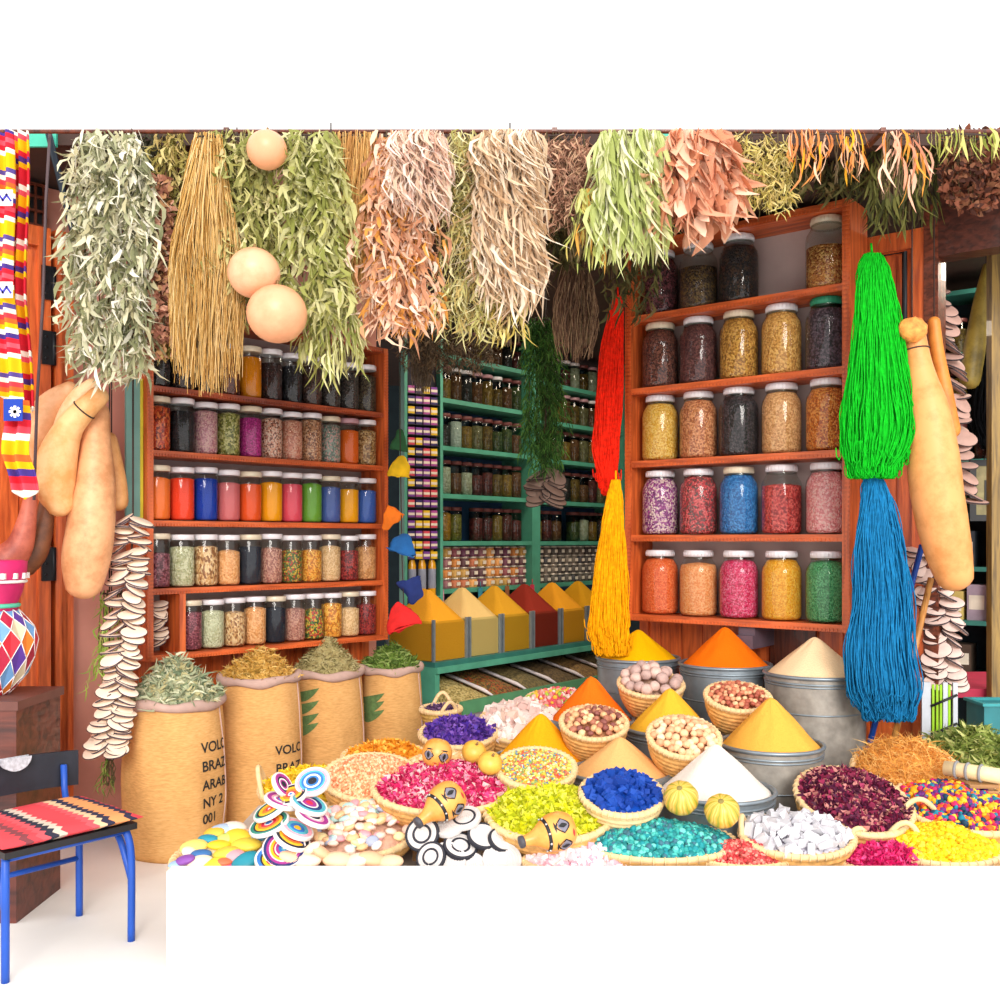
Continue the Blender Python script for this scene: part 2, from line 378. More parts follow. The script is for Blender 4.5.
# little bundle of slices in bottom left compartment
M_slice=[plain('EFD9C4',.6,0,.08,30,.2),plain('4A3B44',.7)]
def slice_mesh(r=.047,th=.007,el=.62):
    g=MB(); g.lathe([(.001,0),(r*.93,0),(r*.95,th*.1)],22,cap=False,sy=el)
    g.lathe([(r*.95,th*.1),(r,th*.5),(r*.95,th*.9)],22,mi=1,cap=False,sy=el)
    g.lathe([(r*.95,th*.9),(r*.90,th*1.05),(.001,th)],22,cap=False,sy=el)
    return g
def garland(name,label,path,n,r,el,spread,tmin=-10,tmax=45,mats=M_slice,th=.008,dy=.0,wob=35):
    pts=[W(*p) for p in path]; P=cr([tuple(q) for q in pts],8)
    M0=Matrix.Translation(Vector(P[-1])); t=thing(name,label,'garland',M0); inv=M0.inverted()
    g=MB(); g.tube([Vector((P[0][0],P[0][1],2.812))-M0.translation]+[inv@Vector(p) for p in P],.004,5); g.build('string',M_string,t)
    proto=None
    for i in range(n):
        s=(i+.5)/n*(len(P)-1); k=int(s); f=s-k
        p=Vector(P[k]).lerp(Vector(P[min(k+1,len(P)-1)]),f)
        side=1 if i%2 else -1
        off=Vector((side*spread*rnd(.55,1.1),-rnd(0,.04)-dy,rnd(-.005,.005)))
        rot=Euler((R(rnd(tmin,tmax)),R(side*rnd(-8,wob)),R(rnd(-25,25)))).to_matrix().to_4x4()
        M=inv@Matrix.Translation(p+off)@rot
        if proto is None:
            proto=slice_mesh(r,th,el).build('slice',mats,t,M)
        else:
            sc=rnd(.85,1.1); dup(proto,M@Matrix.Diagonal((sc,sc,1,1)),t)
    return t
b=FL@Vector((.095,.07,.82))
t=thing('bundle_of_slices','small bundle of striped gourd slices in the bottom left rack compartment','bundle',Matrix.Translation(b))
pr=None
for i in range(12):
    M=Matrix.Translation((rnd(-.006,.006),rnd(-.01,.01),.018+.016*i))@Euler((R(rnd(15,45)),R(rnd(-40,40)),0)).to_matrix().to_4x4()
    if pr is None: pr=slice_mesh(.04,.006,.7).build('slice',M_slice,t,M)
    else: dup(pr,M,t)
# ---------------------------------------------------------------- right rack
UR=Vector((.88,-.70,0)).normalized(); FR=frame((.625,5.0,0),UR); RW=1.125
rk=thing('spice_rack','tall orange-brown wooden shelf rack holding five rows of large jars','shelf',FR@Matrix.Translation((0,0,.90)))
def zr(v): return v-.90
for x in (0,RW-.035):
    g=MB(); g.span((x,0,0),(x+.035,.22,zr(2.775)))
    for i in range(int(zr(2.775)/.02)): g.span((x+.002,-.005,i*.02),(x+.033,0,i*.02+.011))
    g.build('side_panel',M_or if 1 else 0,rk)
for i,z in enumerate((.90,1.293,1.66,2.02,2.38,2.74)):
    g=MB(); g.span((.035,.002,zr(z)),(RW-.035,.22,zr(z)+.032)); dentil(g,.035,RW-.035,.002,zr(z)+.003,.018); g.build('shelf',M_orb,rk)
g=MB(); g.span((.035,.212,0),(RW-.035,.226,zr(2.775))); g.build('back_panel',plain('B9A6A2',.85,0,.06),rk)
RR=[
 (2.412,[(0,'dark red leaves',['5A2A30','7E4048','34181E'],.9,M_lidw),(1,'sparse grey brown seeds',['6A5240','4A3A2E','8A6A40'],.62,M_lidw),(2,'black dried fruit',['1A181C','2A2426','4A3428'],.82,M_lidw),(4,'amber husks',['C98040','A86030','E0A860'],.58,M_lidc)]),
 (2.052,[(0,'brown red mixed bark',['6A3A30','8A5040','4A2A26'],.88,M_lidc),(1,'maroon seeds',['5E3434','7A4844','4A2628'],.88,M_lidw),(2,'golden brown grains',['C88A38','E0A850','9A6420'],.88,M_lidc),(3,'pale gold grains',['E0A050','F0B868','C08038'],.88,M_lidw),(4,'dark purple tea with a green lid',['4A3A44','2E242C','6A5560'],.84,M_lidg)]),
 (1.692,[(0,'yellow lentils',['F0B848','E0A030','F8CC70'],.86,M_lidw),(1,'brown chickpeas',['D08050','A85A34','E8A070'],.86,M_lidw),(2,'black pods',['2A2428','4A3E42','1A1618'],.88,M_lidw),(3,'tan lentils',['E0A068','C88850','F0B880'],.86,M_lidw),(4,'orange flakes',['E07A28','B85418','F0A050'],.86,M_lidw)]),
 (1.325,[(0,'purple and cream buds',['A04088','E8C8C0','7A2A70','D0A0B8'],.88,M_lidw),(1,'red and grey petals',['C84048','6A4A48','E06868','8A3034'],.88,M_lidw),(2,'blue crystals',['2A72B8','1E5EA0','4088CC'],.87,M_lidc),(3,'red berries',['C83A38','9A2426','E06058'],.70,M_lidw),(4,'pale pink crystals',['F8A0A0','E88488','FCC0BC'],.86,M_lidw)]),
 (.932,[(0,'bright orange crystals',['F4682C','E85A20','FA8048'],.85,M_lidw),(1,'peach crystals',['FBA060','F08C48','FFB880'],.78,M_lidw),(2,'magenta crystals',['E0205C','C01848','F04C80','F080A0'],.84,M_lidw),(3,'yellow orange crystals',['FBAA20','F09A10','FFC048'],.86,M_lidw),(4,'green crystals',['4FA468','3A8850','6CBC80'],.84,M_lidw)])]
for ri,(z,js) in enumerate(RR):
    for (i,nm,cols,fill,lid) in js:
        x=.14+.211*i
        big_jar(FR,x,.105,z,.092,.325 if ri<3 else .318,speck(cols,[120,130,140,130,170][ri],.55,.7),fill,lid,
            f'big jar of {nm}, {ORD[i]} place from left, {rname[ri]} shelf of right rack' if len(nm.split())<5 else f'big jar of {nm}, {rname[ri]} shelf of right rack','large jars in the right rack')
# door leaf behind the right rack
door('door_4',FR,-.06,1.36,.06,2.66,.27,4,M_or)
g=MB(); a,b,c_,d_=1.175,1.285,2.18,2.56
g.tube([FR@Vector(p) for p in ((a,.225,c_),(a,.225,d_),(b,.225,d_),(b,.225,c_),(a,.225,c_))],.012,6)
solo(g,'iron_frame',M_iron,'black iron rectangle fixed to the door beside the tall right rack','frame')
g=MB(); g.span((.60,.02,.86),(.68,.24,.90),FR); g.span((.60,.0,.80),(.68,.24,.86),FR); solo(g,'bracket',plain('5A4A55',.6),'grey bracket under the right rack holding it up','bracket')
g=MB(); g.span((.66,.24,.25),(.88,.262,.88),FR); solo(g,'plank',M_dk,'dark vertical plank on the door between two spice buckets','plank')
g=MB(); g.span((1.36,.24,.0),(1.42,.36,2.75),FR); struct('trim_2',g,M_dkx)
g=MB(); g.span((1.42,.24,2.52),(2.6,.36,2.79),FR); struct('trim_3',g,wood('54281C','32160F',axis=0))
# ---------------------------------------------------------------- back shelving
UB=Vector((.625,.78,0)); B0=W(435,540,6.6); FB=frame((B0.x,B0.y,0),UB)
bw=2.35
bs=thing('shelving_unit','tall teal painted shelving with blue back in the rear of the shop','shelving',FB)
bay=[(0,1.07),(1.15,bw)]
for x in (-.03,1.07,1.12,bw):
    g=MB(); g.span((x,0,.0),(x+.05,.3,2.78)); g.build('upright',M_teal,bs)
zl=[1.292,1.61,1.93,2.25,2.55]; zr2=[1.29,1.60,1.92,2.21,2.50]
for (xa,xb),zs in zip(bay,(zl,zr2)):
    for z in zs+[.97]:
        g=MB(); g.span((xa+.02,.005,z-.03),(xb,.3,z)); g.build('shelf',M_teal,bs)
g=MB(); g.span((0,.29,0),(bw,.31,2.78)); g.build('back_panel',M_blueback,bs)
darkc=[(['6A4A20','8A6428'],'ochre'),(['3E4A2A','55602F'],'olive'),(['2A2426','3A3034'],'black'),(['6A3A22','84502E'],'brown'),(['A87A30','8A6020'],'mustard'),(['5A2028','7A3030'],'maroon'),(['C0B8A0','D6D0BC'],'pale'),(['7A6A4A','94845C'],'tan')]
brow=['lowest','second lowest','middle','second highest','highest']
for bi,((xa,xb),zs) in enumerate(zip(bay,(zl,zr2))):
    for zi,z in enumerate(zs):
        n=9; p=(xb-xa-.05)/n
        for i in range(n):
            if zi==0 and i in (3,): continue
            cols,cn=random.choice(darkc)
            if zi==0 and bi==0: cols,cn=[(['C87018','E08A28'],'orange'),(['D08A20','B87818'],'amber'),(['7A6A20','94842C'],'olive'),None,(['5A1A1C','7A2A2A'],'maroon'),(['6A1A20','4A1216'],'dark red'),(['A07A30','8A6420'],'mustard'),(['5A2420','742E28'],'dark red'),(['5A1A1C','7A2A2A'],'maroon')][i]
            if zi==2 and bi==0 and i==2: cols,cn=['D8D8D4','E6E4E0'],'white'
            lid=random.choice([M_lidw,M_lidp,M_lidk]) if zi>2 else M_lidk
            small_jar(FB,xa+.05+p*(i+.5),.12,z,p*.44,.235 if zi!=4 else .22,speck(cols,60,.6,.6),rnd(.7,.95),lid,
              f'jar of {cn} spice, {ORD[i]} on {brow[zi]} row, {"left" if bi==0 else "right"} bay of back shelving','jars on the teal shelving',glass=M_gd)
# racks of small tins
tinc=['B86A48','8A4A50','6A3A50','C07A38','D89A58','8A5A60','B8904A','5A3A40']
tmesh={}
for bi,(xa,xb) in enumerate(bay):
    for c in range(11):
        for r_ in range(4):
            col=random.choice(tinc) if bi==0 else random.choice(['3A3A3E','55504A','6A6258','4A4440'])
            if col not in tmesh:
                g=MB(); g.lathe([(.036,0),(.037,.004),(.037,.058)],14); m0=g
                tmesh[col]=(g.mesh('tin_body',plain(col,.5,0,.3,60)),)
                g=MB(); g.lathe([(.039,.058),(.039,.07),(.001,.071)],14); tmesh[col]+=(g.mesh('tin_lid',plain('C9BFB4',.3,.6)),)
                g=MB(); g.span((-.018,-.0395,.018),(.018,-.0365,.042)); tmesh[col]+=(g.mesh('tin_label',plain('E6DCCB',.6)),)
            t=thing('spice_tin',f'small round spice tin, column {c+1} of {"left" if bi==0 else "right"} bay, {["bottom","second","third","top"][r_]} layer of the stack','tin',FB@Matrix.Translation((xa+.10+.093*c,.08,.97+.0715*r_)),'stacked spice tins')
            for nm,me in zip(('body','lid','label_band'),tmesh[col]):
                o=bpy.data.objects.new(nm,me); C.objects.link(o); o.parent=t
# end rack with tiny coloured boxes (left of shelving), hung facing the camera
E0=FB@Vector((-.30,-.05,0)); FE=frame((E0.x,E0.y,0),Vector((1,.55,0)))
er=thing('narrow_rack','narrow teal rack of tiny coloured boxes at the end of the shelving','rack',FE)
g=MB(); g.span((-.02,.06,.40),(.22,.08,2.6)); g.build('back_panel',plain('2B2A33',.8),er)
for x in (-.03,.22):
    g=MB(); g.span((x,0,.40),(x+.02,.08,2.6)); g.build('side_panel',M_teal,er)
nr=17; bx={}
cl=[('7A3A96','violet'),('E8C020','yellow'),('B04A9A','magenta'),('3A2A66','indigo'),('D84A5A','pink')]
for r_ in range(nr):
    z=1.18+r_*.066
    g=MB(); g.span((-.01,.0,z-.006),(.22,.06,z)); g.build('ledge',M_black,er)
    for c in range(4):
        hx,cn=random.choice(cl)
        if hx not in bx:
            g=MB(); g.span((-.022,0,0),(.022,.04,.046)); g.span((-.022,-.001,.014),(.022,0,.03),mi=1); bx[hx]=g.mesh('spice_box',[plain(hx,.5),plain('E8DCC8',.6)])
        o=bpy.data.objects.new('spice_box',bx[hx]); C.objects.link(o); o.matrix_world=FE@Matrix.Translation((.022+.053*c,.008,z))
        tag(o,f'tiny {cn} box on the narrow rack, {ORD[c]} across, ledge {r_+1} counted upward','box','tiny boxes on the narrow rack')
# bottles with yellow labels low on the rack
for r_ in range(2):
    z=.56+.42*r_-.04
    g=MB(); g.span((-.01,.0,z-.008),(.22,.06,z)); g.build('ledge',M_teal,er)
    for c in range(3):
        t=thing('oil_bottle',f'slim amber bottle, {ORD[c]} across on the {["lower","upper"][r_]} ledge of the narrow rack','bottle',FE@Matrix.Translation((.035+.07*c,.03,z)),'slim bottles on the narrow rack')
        g=MB(); g.lathe([(.022,0),(.025,.01),(.025,.2),(.012,.25),(.01,.3)],12); g.build('glass_body',plain('E0A21C',.2,0,.1,8,0,.6),t)
        g=MB(); g.lathe([(.0255,.05),(.0262,.055),(.0262,.17),(.0255,.175)],12,cap=False); g.build('label_band',plain('8D95A8',.6),t)
        g=MB(); g.lathe([(.013,.295),(.013,.33),(.001,.331)],12); g.build('cap',M_lidk,t)
# lower blue white patterned panel of rack
g=MB(); g.span((-.03,-.004,.10),(.24,.07,.47)); g2=g.build('base_panel',speck(['2A9AA0','D8EEEA','1E7E90','7AC4C4'],40,.5,.1,(1,1,.5)),er)
# counter with bins
CN0=W(435,540,5.9); FC=frame((CN0.x,CN0.y,0),UB); cw=2.0
ct=thing('counter','dark green shop counter running under the spice bins','counter',FC)
g=MB(); g.span((0,0,.545),(cw,.5,.575)); g.build('countertop',M_teald,ct)
g=MB(); g.span((0,-.02,.51),(cw,0,.545)); g.build('edge_rail',M_teal,ct)
g=MB(); g.span((0,-.22,.29),(cw,-.19,.365)); g.build('front_rail',plain('4F8A62',.6),ct)
g=MB(); g.span((0,-.20,.0),(cw,.5,.29)); g.build('base',plain('9A8C98',.7),ct)
for x in (0,cw-.04):
    g=MB(); g.span((x,0,.29),(x+.04,.5,.545)); g.build('end_post',M_teal,ct)
bc=[('E8A02C','golden'),('E0BC78','pale beige'),('D49A2A','mustard'),('8E3024','dark red'),('E29A28','amber'),('C8901E','ochre')]
for i,(hx,cn) in enumerate(bc):
    x=.02+.33*i
    t=thing('spice_bin',f'clear square bin of {cn} powder on the shop counter','bin',FC@Matrix.Translation((x,.03,.575)),'powder bins on the counter')
    g=MB(); g.span((0,0,0),(.30,.004,.24)); g.span((0,.38,0),(.30,.384,.24)); g.span((0,.004,0),(.004,.38,.24)); g.span((.296,.004,0),(.30,.38,.24)); g.build('glass_body',M_glass,t)
    for (a,b_) in ((0,0),(.30,0),(0,.384),(.30,.384)):
        g=MB(); g.box((a,b_,.125),(.016,.016,.25)); g.build('metal_edging',M_galv,t)
    g=MB(); g.span((.008,.008,.002),(.292,.376,.225)); 
    n=24; top=MB(); A=[]
    ring=[]
    for k in range(n):
        a=2*PI*k/n; cx,cy=math.cos(a),math.sin(a); q=1/max(abs(cx),abs(cy)); ring.append((.15+.142*cx*q,.192+.184*cy*q,.225))
    r2=[(.15+(p[0]-.15)*.5,.192+(p[1]-.192)*.5,.33) for p in ring]
    r3=[(.15+(p[0]-.15)*.1,.192+(p[1]-.192)*.1,.415) for p in ring]
    vs=ring+r2+r3+[(.15,.192,.42)]; fs=[]
    for k in range(n):
        l=(k+1)%n; fs+=[(k,l,n+l,n+k),(n+k,n+l,2*n+l,2*n+k),(2*n+k,2*n+l,3*n)]
    g.add(vs,fs); g.build('powder',powder(hx),t)
    # open seed sack on the shelf below
    g=MB(); 
    nx,ny=14,8
    vs=[];fs=[]
    for a in range(nx+1):
        for b_ in range(ny+1):
            u=a/nx; v=b_/ny; vs.append((x+.005+.30*u,-.18+.5*v,.345+.12*v+.04*math.sin(PI*u)*math.sin(PI*v)))
    for a in range(nx):
        for b_ in range(ny): q=a*(ny+1)+b_; fs.append((q,q+ny+1,q+ny+2,q+1))
    g.add(vs,fs)
    vs=[(x+.005,-.18,.291),(x+.305,-.18,.291),(x+.305,.32,.291),(x+.005,.32,.291)]
    g.add(vs+[(x+.005,-.18,.345),(x+.305,-.18,.345),(x+.305,.32,.465),(x+.005,.32,.465)],[(0,1,5,4),(1,2,6,5),(2,3,7,6),(3,0,4,7),(3,2,1,0)],0,False)
    g.v=[tuple(FC@Vector(v)) for v in g.v]
    cc=[['B09A5A','8A7A40','C8B478'],['6A4A20','4A3A1A','8A7030','A04A20'],['7A6A40','5A5030'],['4A3A24','6A5534'],['8A6A3A','6A5030'],['5A4A30','7A6A44']][i]
    solo(g,'seed_heap',speck(cc,90,.7,.7),f'sloping heap of {["sandy","dark mixed","grey brown","dark brown","russet","dull"][i]} seeds under the shop counter','seeds',None,'stuff')
    g=MB(); pp=[FC@Vector(q) for q in ((x+.31,-.17,.36),(x+.31,-.1,.385),(x+.315,.05,.42),(x+.31,.2,.455))]
    g.tube(pp,[.012,.025,.02,.028],8,flat=.5); solo(g,'cloth_fold',plain('CFC6C8',.9),f'white cloth fold {["beside the sandy","beside the dark mixed","beside the grey brown","beside the dark brown","beside the russet","beside the dull"][i]} seeds','cloth')
# paper pegs above bins
for i,(x,hx,cn) in enumerate([(.20,'C0306A','pink'),(.55,'E09AB0','pale pink'),(.95,'2A8AA0','blue'),(1.25,'9A5A2A','brown'),(1.55,'D02A50','red')]):
    g=MB(); p=FC@Vector((x+.02,.46,.95)); g.box((0,0,-.04),(.03,.01,.12),Matrix.Translation(p)); g.tube([p+Vector((0,0,.02)),p+Vector((0,.0,.06))],.003,5)
    solo(g,'price_peg',plain(hx,.6),f'{cn} tag hanging above the powder bins','tag')
# ================================================================ HERBS
def leaf(g,p,d,l,w,bend,mi=0,seg=3,nrm=None):
    d=d.normalized(); s=d.cross(Vector((rnd(-1,1),rnd(-1,1),rnd(-.4,.4)))).normalized()
    n=s.cross(d); vs=[];fs=[]
    for i in range(seg+1):
        t=i/seg; ww=w*(.25+.75*math.sin(PI*min(1,t*.85+.12)))*(1 if i<seg else .12)
        q=p+d*(l*t)+n*(bend*l*t*t)+s*(bend*.5*l*math.sin(t*4))
        vs+=[q-s*ww*.5+n*ww*.12,q+s*ww*.5-n*ww*.06]
        if i: a=2*i-2; fs.append((a,a+1,a+3,a+2))
    g.add(vs,fs,mi)
def bunch(name,label,x0,x1,y0,y1,d,kind,cols,n,group=None,cat='dried herbs',rag=.12,taper=.6,top=.7,size=1,core='5A4A30',trans=.2,th=.35):
    wx=(x1-x0)/1000*d; cx=(x0+x1)/2; T=W(cx,y0,d); Lg=(y1-y0)/1000*d; hw=wx/2
    def prof(t): return hw*(top+(1-top)*min(1,t*2.2)) * (1-(1-taper)*max(0,(t-.6)/.4)**1.5)
    def bottom(u): return 1-rag*abs(noise.noise(Vector((u*4+cx,cx*.3,1))))*2-rag*.5*abs(u)
    g=MB()
    # stems
    for i in range(14):
        u=rnd(-.8,.8); v=rnd(-.5,.5); pts=[]
        for k in range(7):
            t=k/6*.85*bottom(u); pts.append(T+Vector((u*prof(t),v*prof(t)*th,-t*Lg))+Vector((rnd(-.006,.006),rnd(-.006,.006),0)))
        g.tube(pts,.0022,4,1)
    if kind in('strand','twig'):
        for i in range(n):
            u=rnd(-1,1); v=rnd(-1,1)*math.sqrt(max(0,1-u*u)); t0=rnd(0,.45)*(rnd(0,1)); t1=bottom(u)*rnd(.72,1.02)
            if kind=='twig': t0=rnd(0,.6); t1=min(t0+rnd(.15,.35),bottom(u))
            if t1<=t0: continue
            K=6; pts=[]; wob=.012 if kind=='strand' else .02
            ph=rnd(0,6); am=rnd(.3,1)*wob*size
            for k in range(K+1):
                t=t0+(t1-t0)*k/K; s_=prof(t)
                pts.append(T+Vector((u*s_+am*math.sin(ph+k*1.3),v*s_*th+am*math.cos(ph+k),-t*Lg)))
            g.tube(pts,[.0021*size*(1-.5*k/K) for k in range(K+1)],3,0,False)
            if kind=='twig':
                for q in range(4):
                    p=pts[rnd(1,K).__int__()]; leaf(g,p,Vector((rnd(-.8,.8),rnd(-.5,.3),rnd(-1,-.2))),.045*size,.007*size,rnd(-.4,.4),0,2)
    else:
        l0,w0={'leaf':(.075,.015),'thin':(.075,.007),'big':(.10,.042),'ribbon':(.15,.0125),'long':(.15,.014),'bud':(.03,.018)}[kind]
        if kind in('leaf','thin'):
            per=14
            for i in range(int(n*1.15)//per):
                u=rnd(-.98,.98); v=rnd(-1,1)*math.sqrt(max(0,1-u*u)); b=bottom(u)
                t0=rnd(-.12,.86); sl=rnd(.14,.26)*size; ax=rnd(-.35,.35); ay=rnd(-.35,.1)
                for k in range(per):
                    q=k/per*sl; t=t0+q/Lg
                    if t>b or t<0: continue
                    s_=prof(t); p=T+Vector((u*s_+ax*q,v*s_*th-.01+ay*q,-t*Lg))
                    an=k*2.4+i; sp=rnd(.25,.75)*(1-.35*k/per)
                    dr=Vector((ax+sp*math.cos(an),ay+sp*math.sin(an)*.8-.1,-1))
                    leaf(g,p,dr,l0*size*rnd(.55,1.25),w0*size*rnd(.5,1.25),rnd(-.7,.7),0,3)
            n=int(n*.12)
        for i in range(n):
            u=rnd(-1,1); v=rnd(-1,1)*math.sqrt(max(0,1-u*u)); b=bottom(u)
            t=rnd(0,1)**.9*b; t=max(0,t-l0*size/Lg*.8); s_=prof(t)
            p=T+Vector((u*s_,v*s_*th-.01,-t*Lg))
            dr=Vector((u*.35+rnd(-.42,.42),v*.2+rnd(-.45,.2),-1))
            if kind in('ribbon','long'): dr=Vector((u*.12+rnd(-.2,.2),rnd(-.25,.1),-1))
            if kind=='bud': dr=Vector((rnd(-1,1),rnd(-1,.3),rnd(-1,.6)))
            l=l0*size*rnd(.6,1.25)
            leaf(g,p,dr,l,w0*size*rnd(.6,1.3),rnd(-.5,.5)*(1.3 if kind in('big','ribbon') else .8),0,4 if kind in('ribbon','long','big') else 3)
    # binding string at the top
    M=Matrix.Translation(T); inv=M.inverted(); g.v=[tuple(inv@Vector(q)) for q in g.v]
    o=g.build(name,[island(cols,.75,trans),plain(core,.9)],None,M); tag(o,label,cat,group)
    g=MB(); g.torus(1,.03,20,6); k=min(1,top)*hw*.55+.01
    b=MB(); b.torus(k,.0035,24,6,Matrix.Translation((0,0,-.015))@Matrix.Diagonal((1,th,1,1))); 
    b.tube([(0,-.0,-.01),(0,0,.004 if y0<200 else max(.02,2.81-T.z))],.003,5)
    b.build('binding_string',M_string,o)
    return o
gr='hanging bunches along the front rail'
g=MB(); g.tube([(-3.1,3.66,2.795),(4.3,3.66,2.795)],.008,8)
for x in(-2.2,-1.0,.2,1.4,2.6): g.box((x,3.73,2.80),(.02,.16,.014))
struct('trim_4',g,M_dk)
S_grey=['C9C6A8','A8A884','E6E0C8','8C8E68','D8D2B0','B8B08A','EDE8D8','7E8060']
S_green=['ACA868','94904E','C8C084','7C7E3C','D8CC98','BEB878','9C9C5C']
S_lg=['C0BE80','A2A45A','D8D4A0','8A8E46','CCC890','B0AC66']
bunch('sage_bunch','wide grey green bunch of dried leaves hanging at the far left of the rail',78,152,133,385,3.62,'leaf',S_grey,2300,gr,top=.75,taper=.8,size=1.05)
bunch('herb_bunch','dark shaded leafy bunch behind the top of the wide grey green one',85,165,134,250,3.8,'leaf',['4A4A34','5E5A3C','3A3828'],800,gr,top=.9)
bunch('flower_bunch','dusty pink brown crumpled bunch left of the straw broom',137,178,180,372,3.64,'bud',['C08A70','A06A54','D8A48A','8A5644','B88A60'],1100,gr,top=.6,taper=.8)
bunch('herb_bunch','olive yellow curly bunch behind the straw broom',148,196,134,372,3.70,'leaf',['B8A860','9A8C48','D0C080','80783A','C8B070'],1100,gr,size=.7,top=.6)
bunch('straw_broom','long bunch of golden straw flaring downward like a broom',172,242,133,398,3.56,'strand',['E4BC74','D4A458','F0D094','C09048','E8C480'],620,gr,'straw',rag=.1,top=.32,taper=1.0,size=1.1)
bunch('olive_bunch','pale green leafy bunch right of the straw broom, above the round gourds',200,274,133,300,3.62,'leaf',S_green,1500,gr,top=.8,taper=.6,size=.95)
bunch('olive_bunch','short green sprig hanging beside the straw broom below the pale leafy bunch',222,252,250,330,3.66,'leaf',['9AA458','7C8840','C4C880'],260,gr,top=.5,size=.8)
bunch('eucalyptus_bunch','long fresh green bunch with broad leaves right of the round gourds',283,340,133,330,3.60,'leaf',S_lg,1300,gr,top=.8,size=1.25,taper=.9)
bunch('eucalyptus_bunch','drooping green sprays at the bottom of the long fresh bunch',300,362,270,396,3.62,'long',S_lg,420,gr,top=.5,size=.75,taper=.7,rag=.25)
bunch('straw_bunch','matted orange straw bunch left of the peach coloured bunch',333,378,133,312,3.62,'strand',['D8A860','E8BC78','C08C48','D09858'],560,gr,'straw',top=.9,taper=.8,size=1.1)
bunch('petal_bunch','peach and orange dried bunch with twisted leaves',366,438,133,345,3.60,'leaf',['E8BC9C','ECC8AC','D49C74','F0D8C4','D89848','C48C6C'],1500,gr,top=.8,taper=.6,size=1.1)
bunch('ribbon_bunch','whitish pink twisted ribbons hanging over the peach bunch',392,446,133,224,3.52,'ribbon',['E8CFC0','E0B8A4','EEDCD0','C8A48C','D8C0A8'],600,gr,top=.9,taper=.5,size=.8)
bunch('herb_bunch','thin stemmed yellow green bunch between the pink and the cream ribbons',440,502,133,338,3.64,'thin',['B8B070','D0C890','98904C','E0D8A8','C0A868'],1500,gr,top=.7,taper=.6,size=1.1)
bunch('ribbon_bunch','long cream white bunch of twisted dried stems at the centre of the rail',478,540,133,335,3.56,'ribbon',['E4D0B8','D8BC9C','EEE0CC','C4A484','DEC4A4','B89470'],1250,gr,top=.9,taper=.5,size=1.0,rag=.2)
bunch('corn_bunch','yellow tipped thin stalks dangling below the cream white bunch',492,528,280,360,3.62,'long',['D8C878','E8D898','C0A850'],80,gr,top=.7,taper=.5,size=.6)
bunch('twig_bunch','pinkish brown twiggy bunch right of the cream white bunch',538,592,133,250,3.66,'twig',['C09078','A87860','D8B090','8A6450'],260,gr,top=.9,taper=.5)
bunch('lily_bunch','small green and yellow drooping leaves beside the long light green bunch',566,606,190,280,3.60,'long',['D0D088','E8D878','B8C068','E0A850'],90,gr,top=.3,taper=1.0,size=.7)
bunch('brown_bunch','dark brown dried root bunch hanging low left of the red yarn',553,598,262,366,4.1,'strand',['6A4C38','8A6850','4E3628','A08060'],330,gr,top=.5,taper=.6)
bunch('lemongrass_bunch','long light green grass bunch left of the pale orange leaf bunch',596,664,133,268,3.56,'long',['C0C884','D6D8A0','A4AE62','E4E2BC','B4BC74'],620,gr,top=.85,taper=.6,size=1.15)
bunch('leaf_bunch','pale orange bunch of large crumpled leaves hanging over the right rack',656,742,133,256,3.56,'big',['ECB898','E0A484','F2CEB4','D08C68','EEC2A4','DA9878'],400,gr,top=.6,taper=.5,size=1.15,rag=.15)
bunch('twig_bunch','yellow green spindly twigs right of the pale orange leaves',712,792,133,228,3.60,'twig',['C8B868','E0D090','A89848','D8C078'],190,gr,top=.9,taper=.6,rag=.2,th=.3)
bunch('flower_twigs','orange and peach branching twigs hanging over the top right of the right rack',788,866,133,198,3.52,'long',['F0B890','F4C8A8','E89850','E8A828','D88850'],80,gr,top=1,taper=.7,size=.6,rag=.3)
bunch('flower_twigs','peach coloured forked twig bunch hanging above the green yarn',872,930,133,218,3.54,'long',['F4B89C','F0A888','E8A040','F8C8AC'],34,gr,top=.6,taper=.9,size=.9,rag=.2)
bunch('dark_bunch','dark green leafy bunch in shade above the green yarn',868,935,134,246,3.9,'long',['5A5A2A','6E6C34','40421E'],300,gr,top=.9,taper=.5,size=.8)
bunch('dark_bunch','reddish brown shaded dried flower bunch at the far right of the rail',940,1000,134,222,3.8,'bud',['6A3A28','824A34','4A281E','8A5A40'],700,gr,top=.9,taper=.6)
bunch('leaf_spray','thin green leaf spray at the far right top of the rail',926,1000,133,160,3.5,'long',['B8B860','98A048','D0C878'],26,gr,top=1,taper=1,size=.7)
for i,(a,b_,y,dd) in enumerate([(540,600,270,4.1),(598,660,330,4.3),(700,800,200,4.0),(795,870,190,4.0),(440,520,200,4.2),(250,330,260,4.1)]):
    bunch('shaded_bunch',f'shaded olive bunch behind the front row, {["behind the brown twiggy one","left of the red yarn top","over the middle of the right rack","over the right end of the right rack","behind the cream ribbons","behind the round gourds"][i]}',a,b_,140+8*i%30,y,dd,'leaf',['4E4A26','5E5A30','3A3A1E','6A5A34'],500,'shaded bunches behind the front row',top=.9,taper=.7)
bunch('twig_tangle','tangled grey brown twigs drooping in front of the teal shelving',398,494,322,385,5.2,'twig',['6A5844','8A7458','4E4234'],200,None,top=1,taper=.7,rag=.3,th=.3)
bunch('root_bunch','grey root bundle hanging above the narrow rack of tiny boxes',412,432,330,400,5.3,'strand',['8A7A68','6E5E4E'],160,None,top=.7,taper=.8)
bunch('rosemary_garland','long dark green leafy garland hanging before the teal shelving',525,561,318,478,5.4,'thin',['4A7A34','35602A','5E9040','2A4A20'],2200,None,top=.75,taper=.7,size=.95,th=.6)
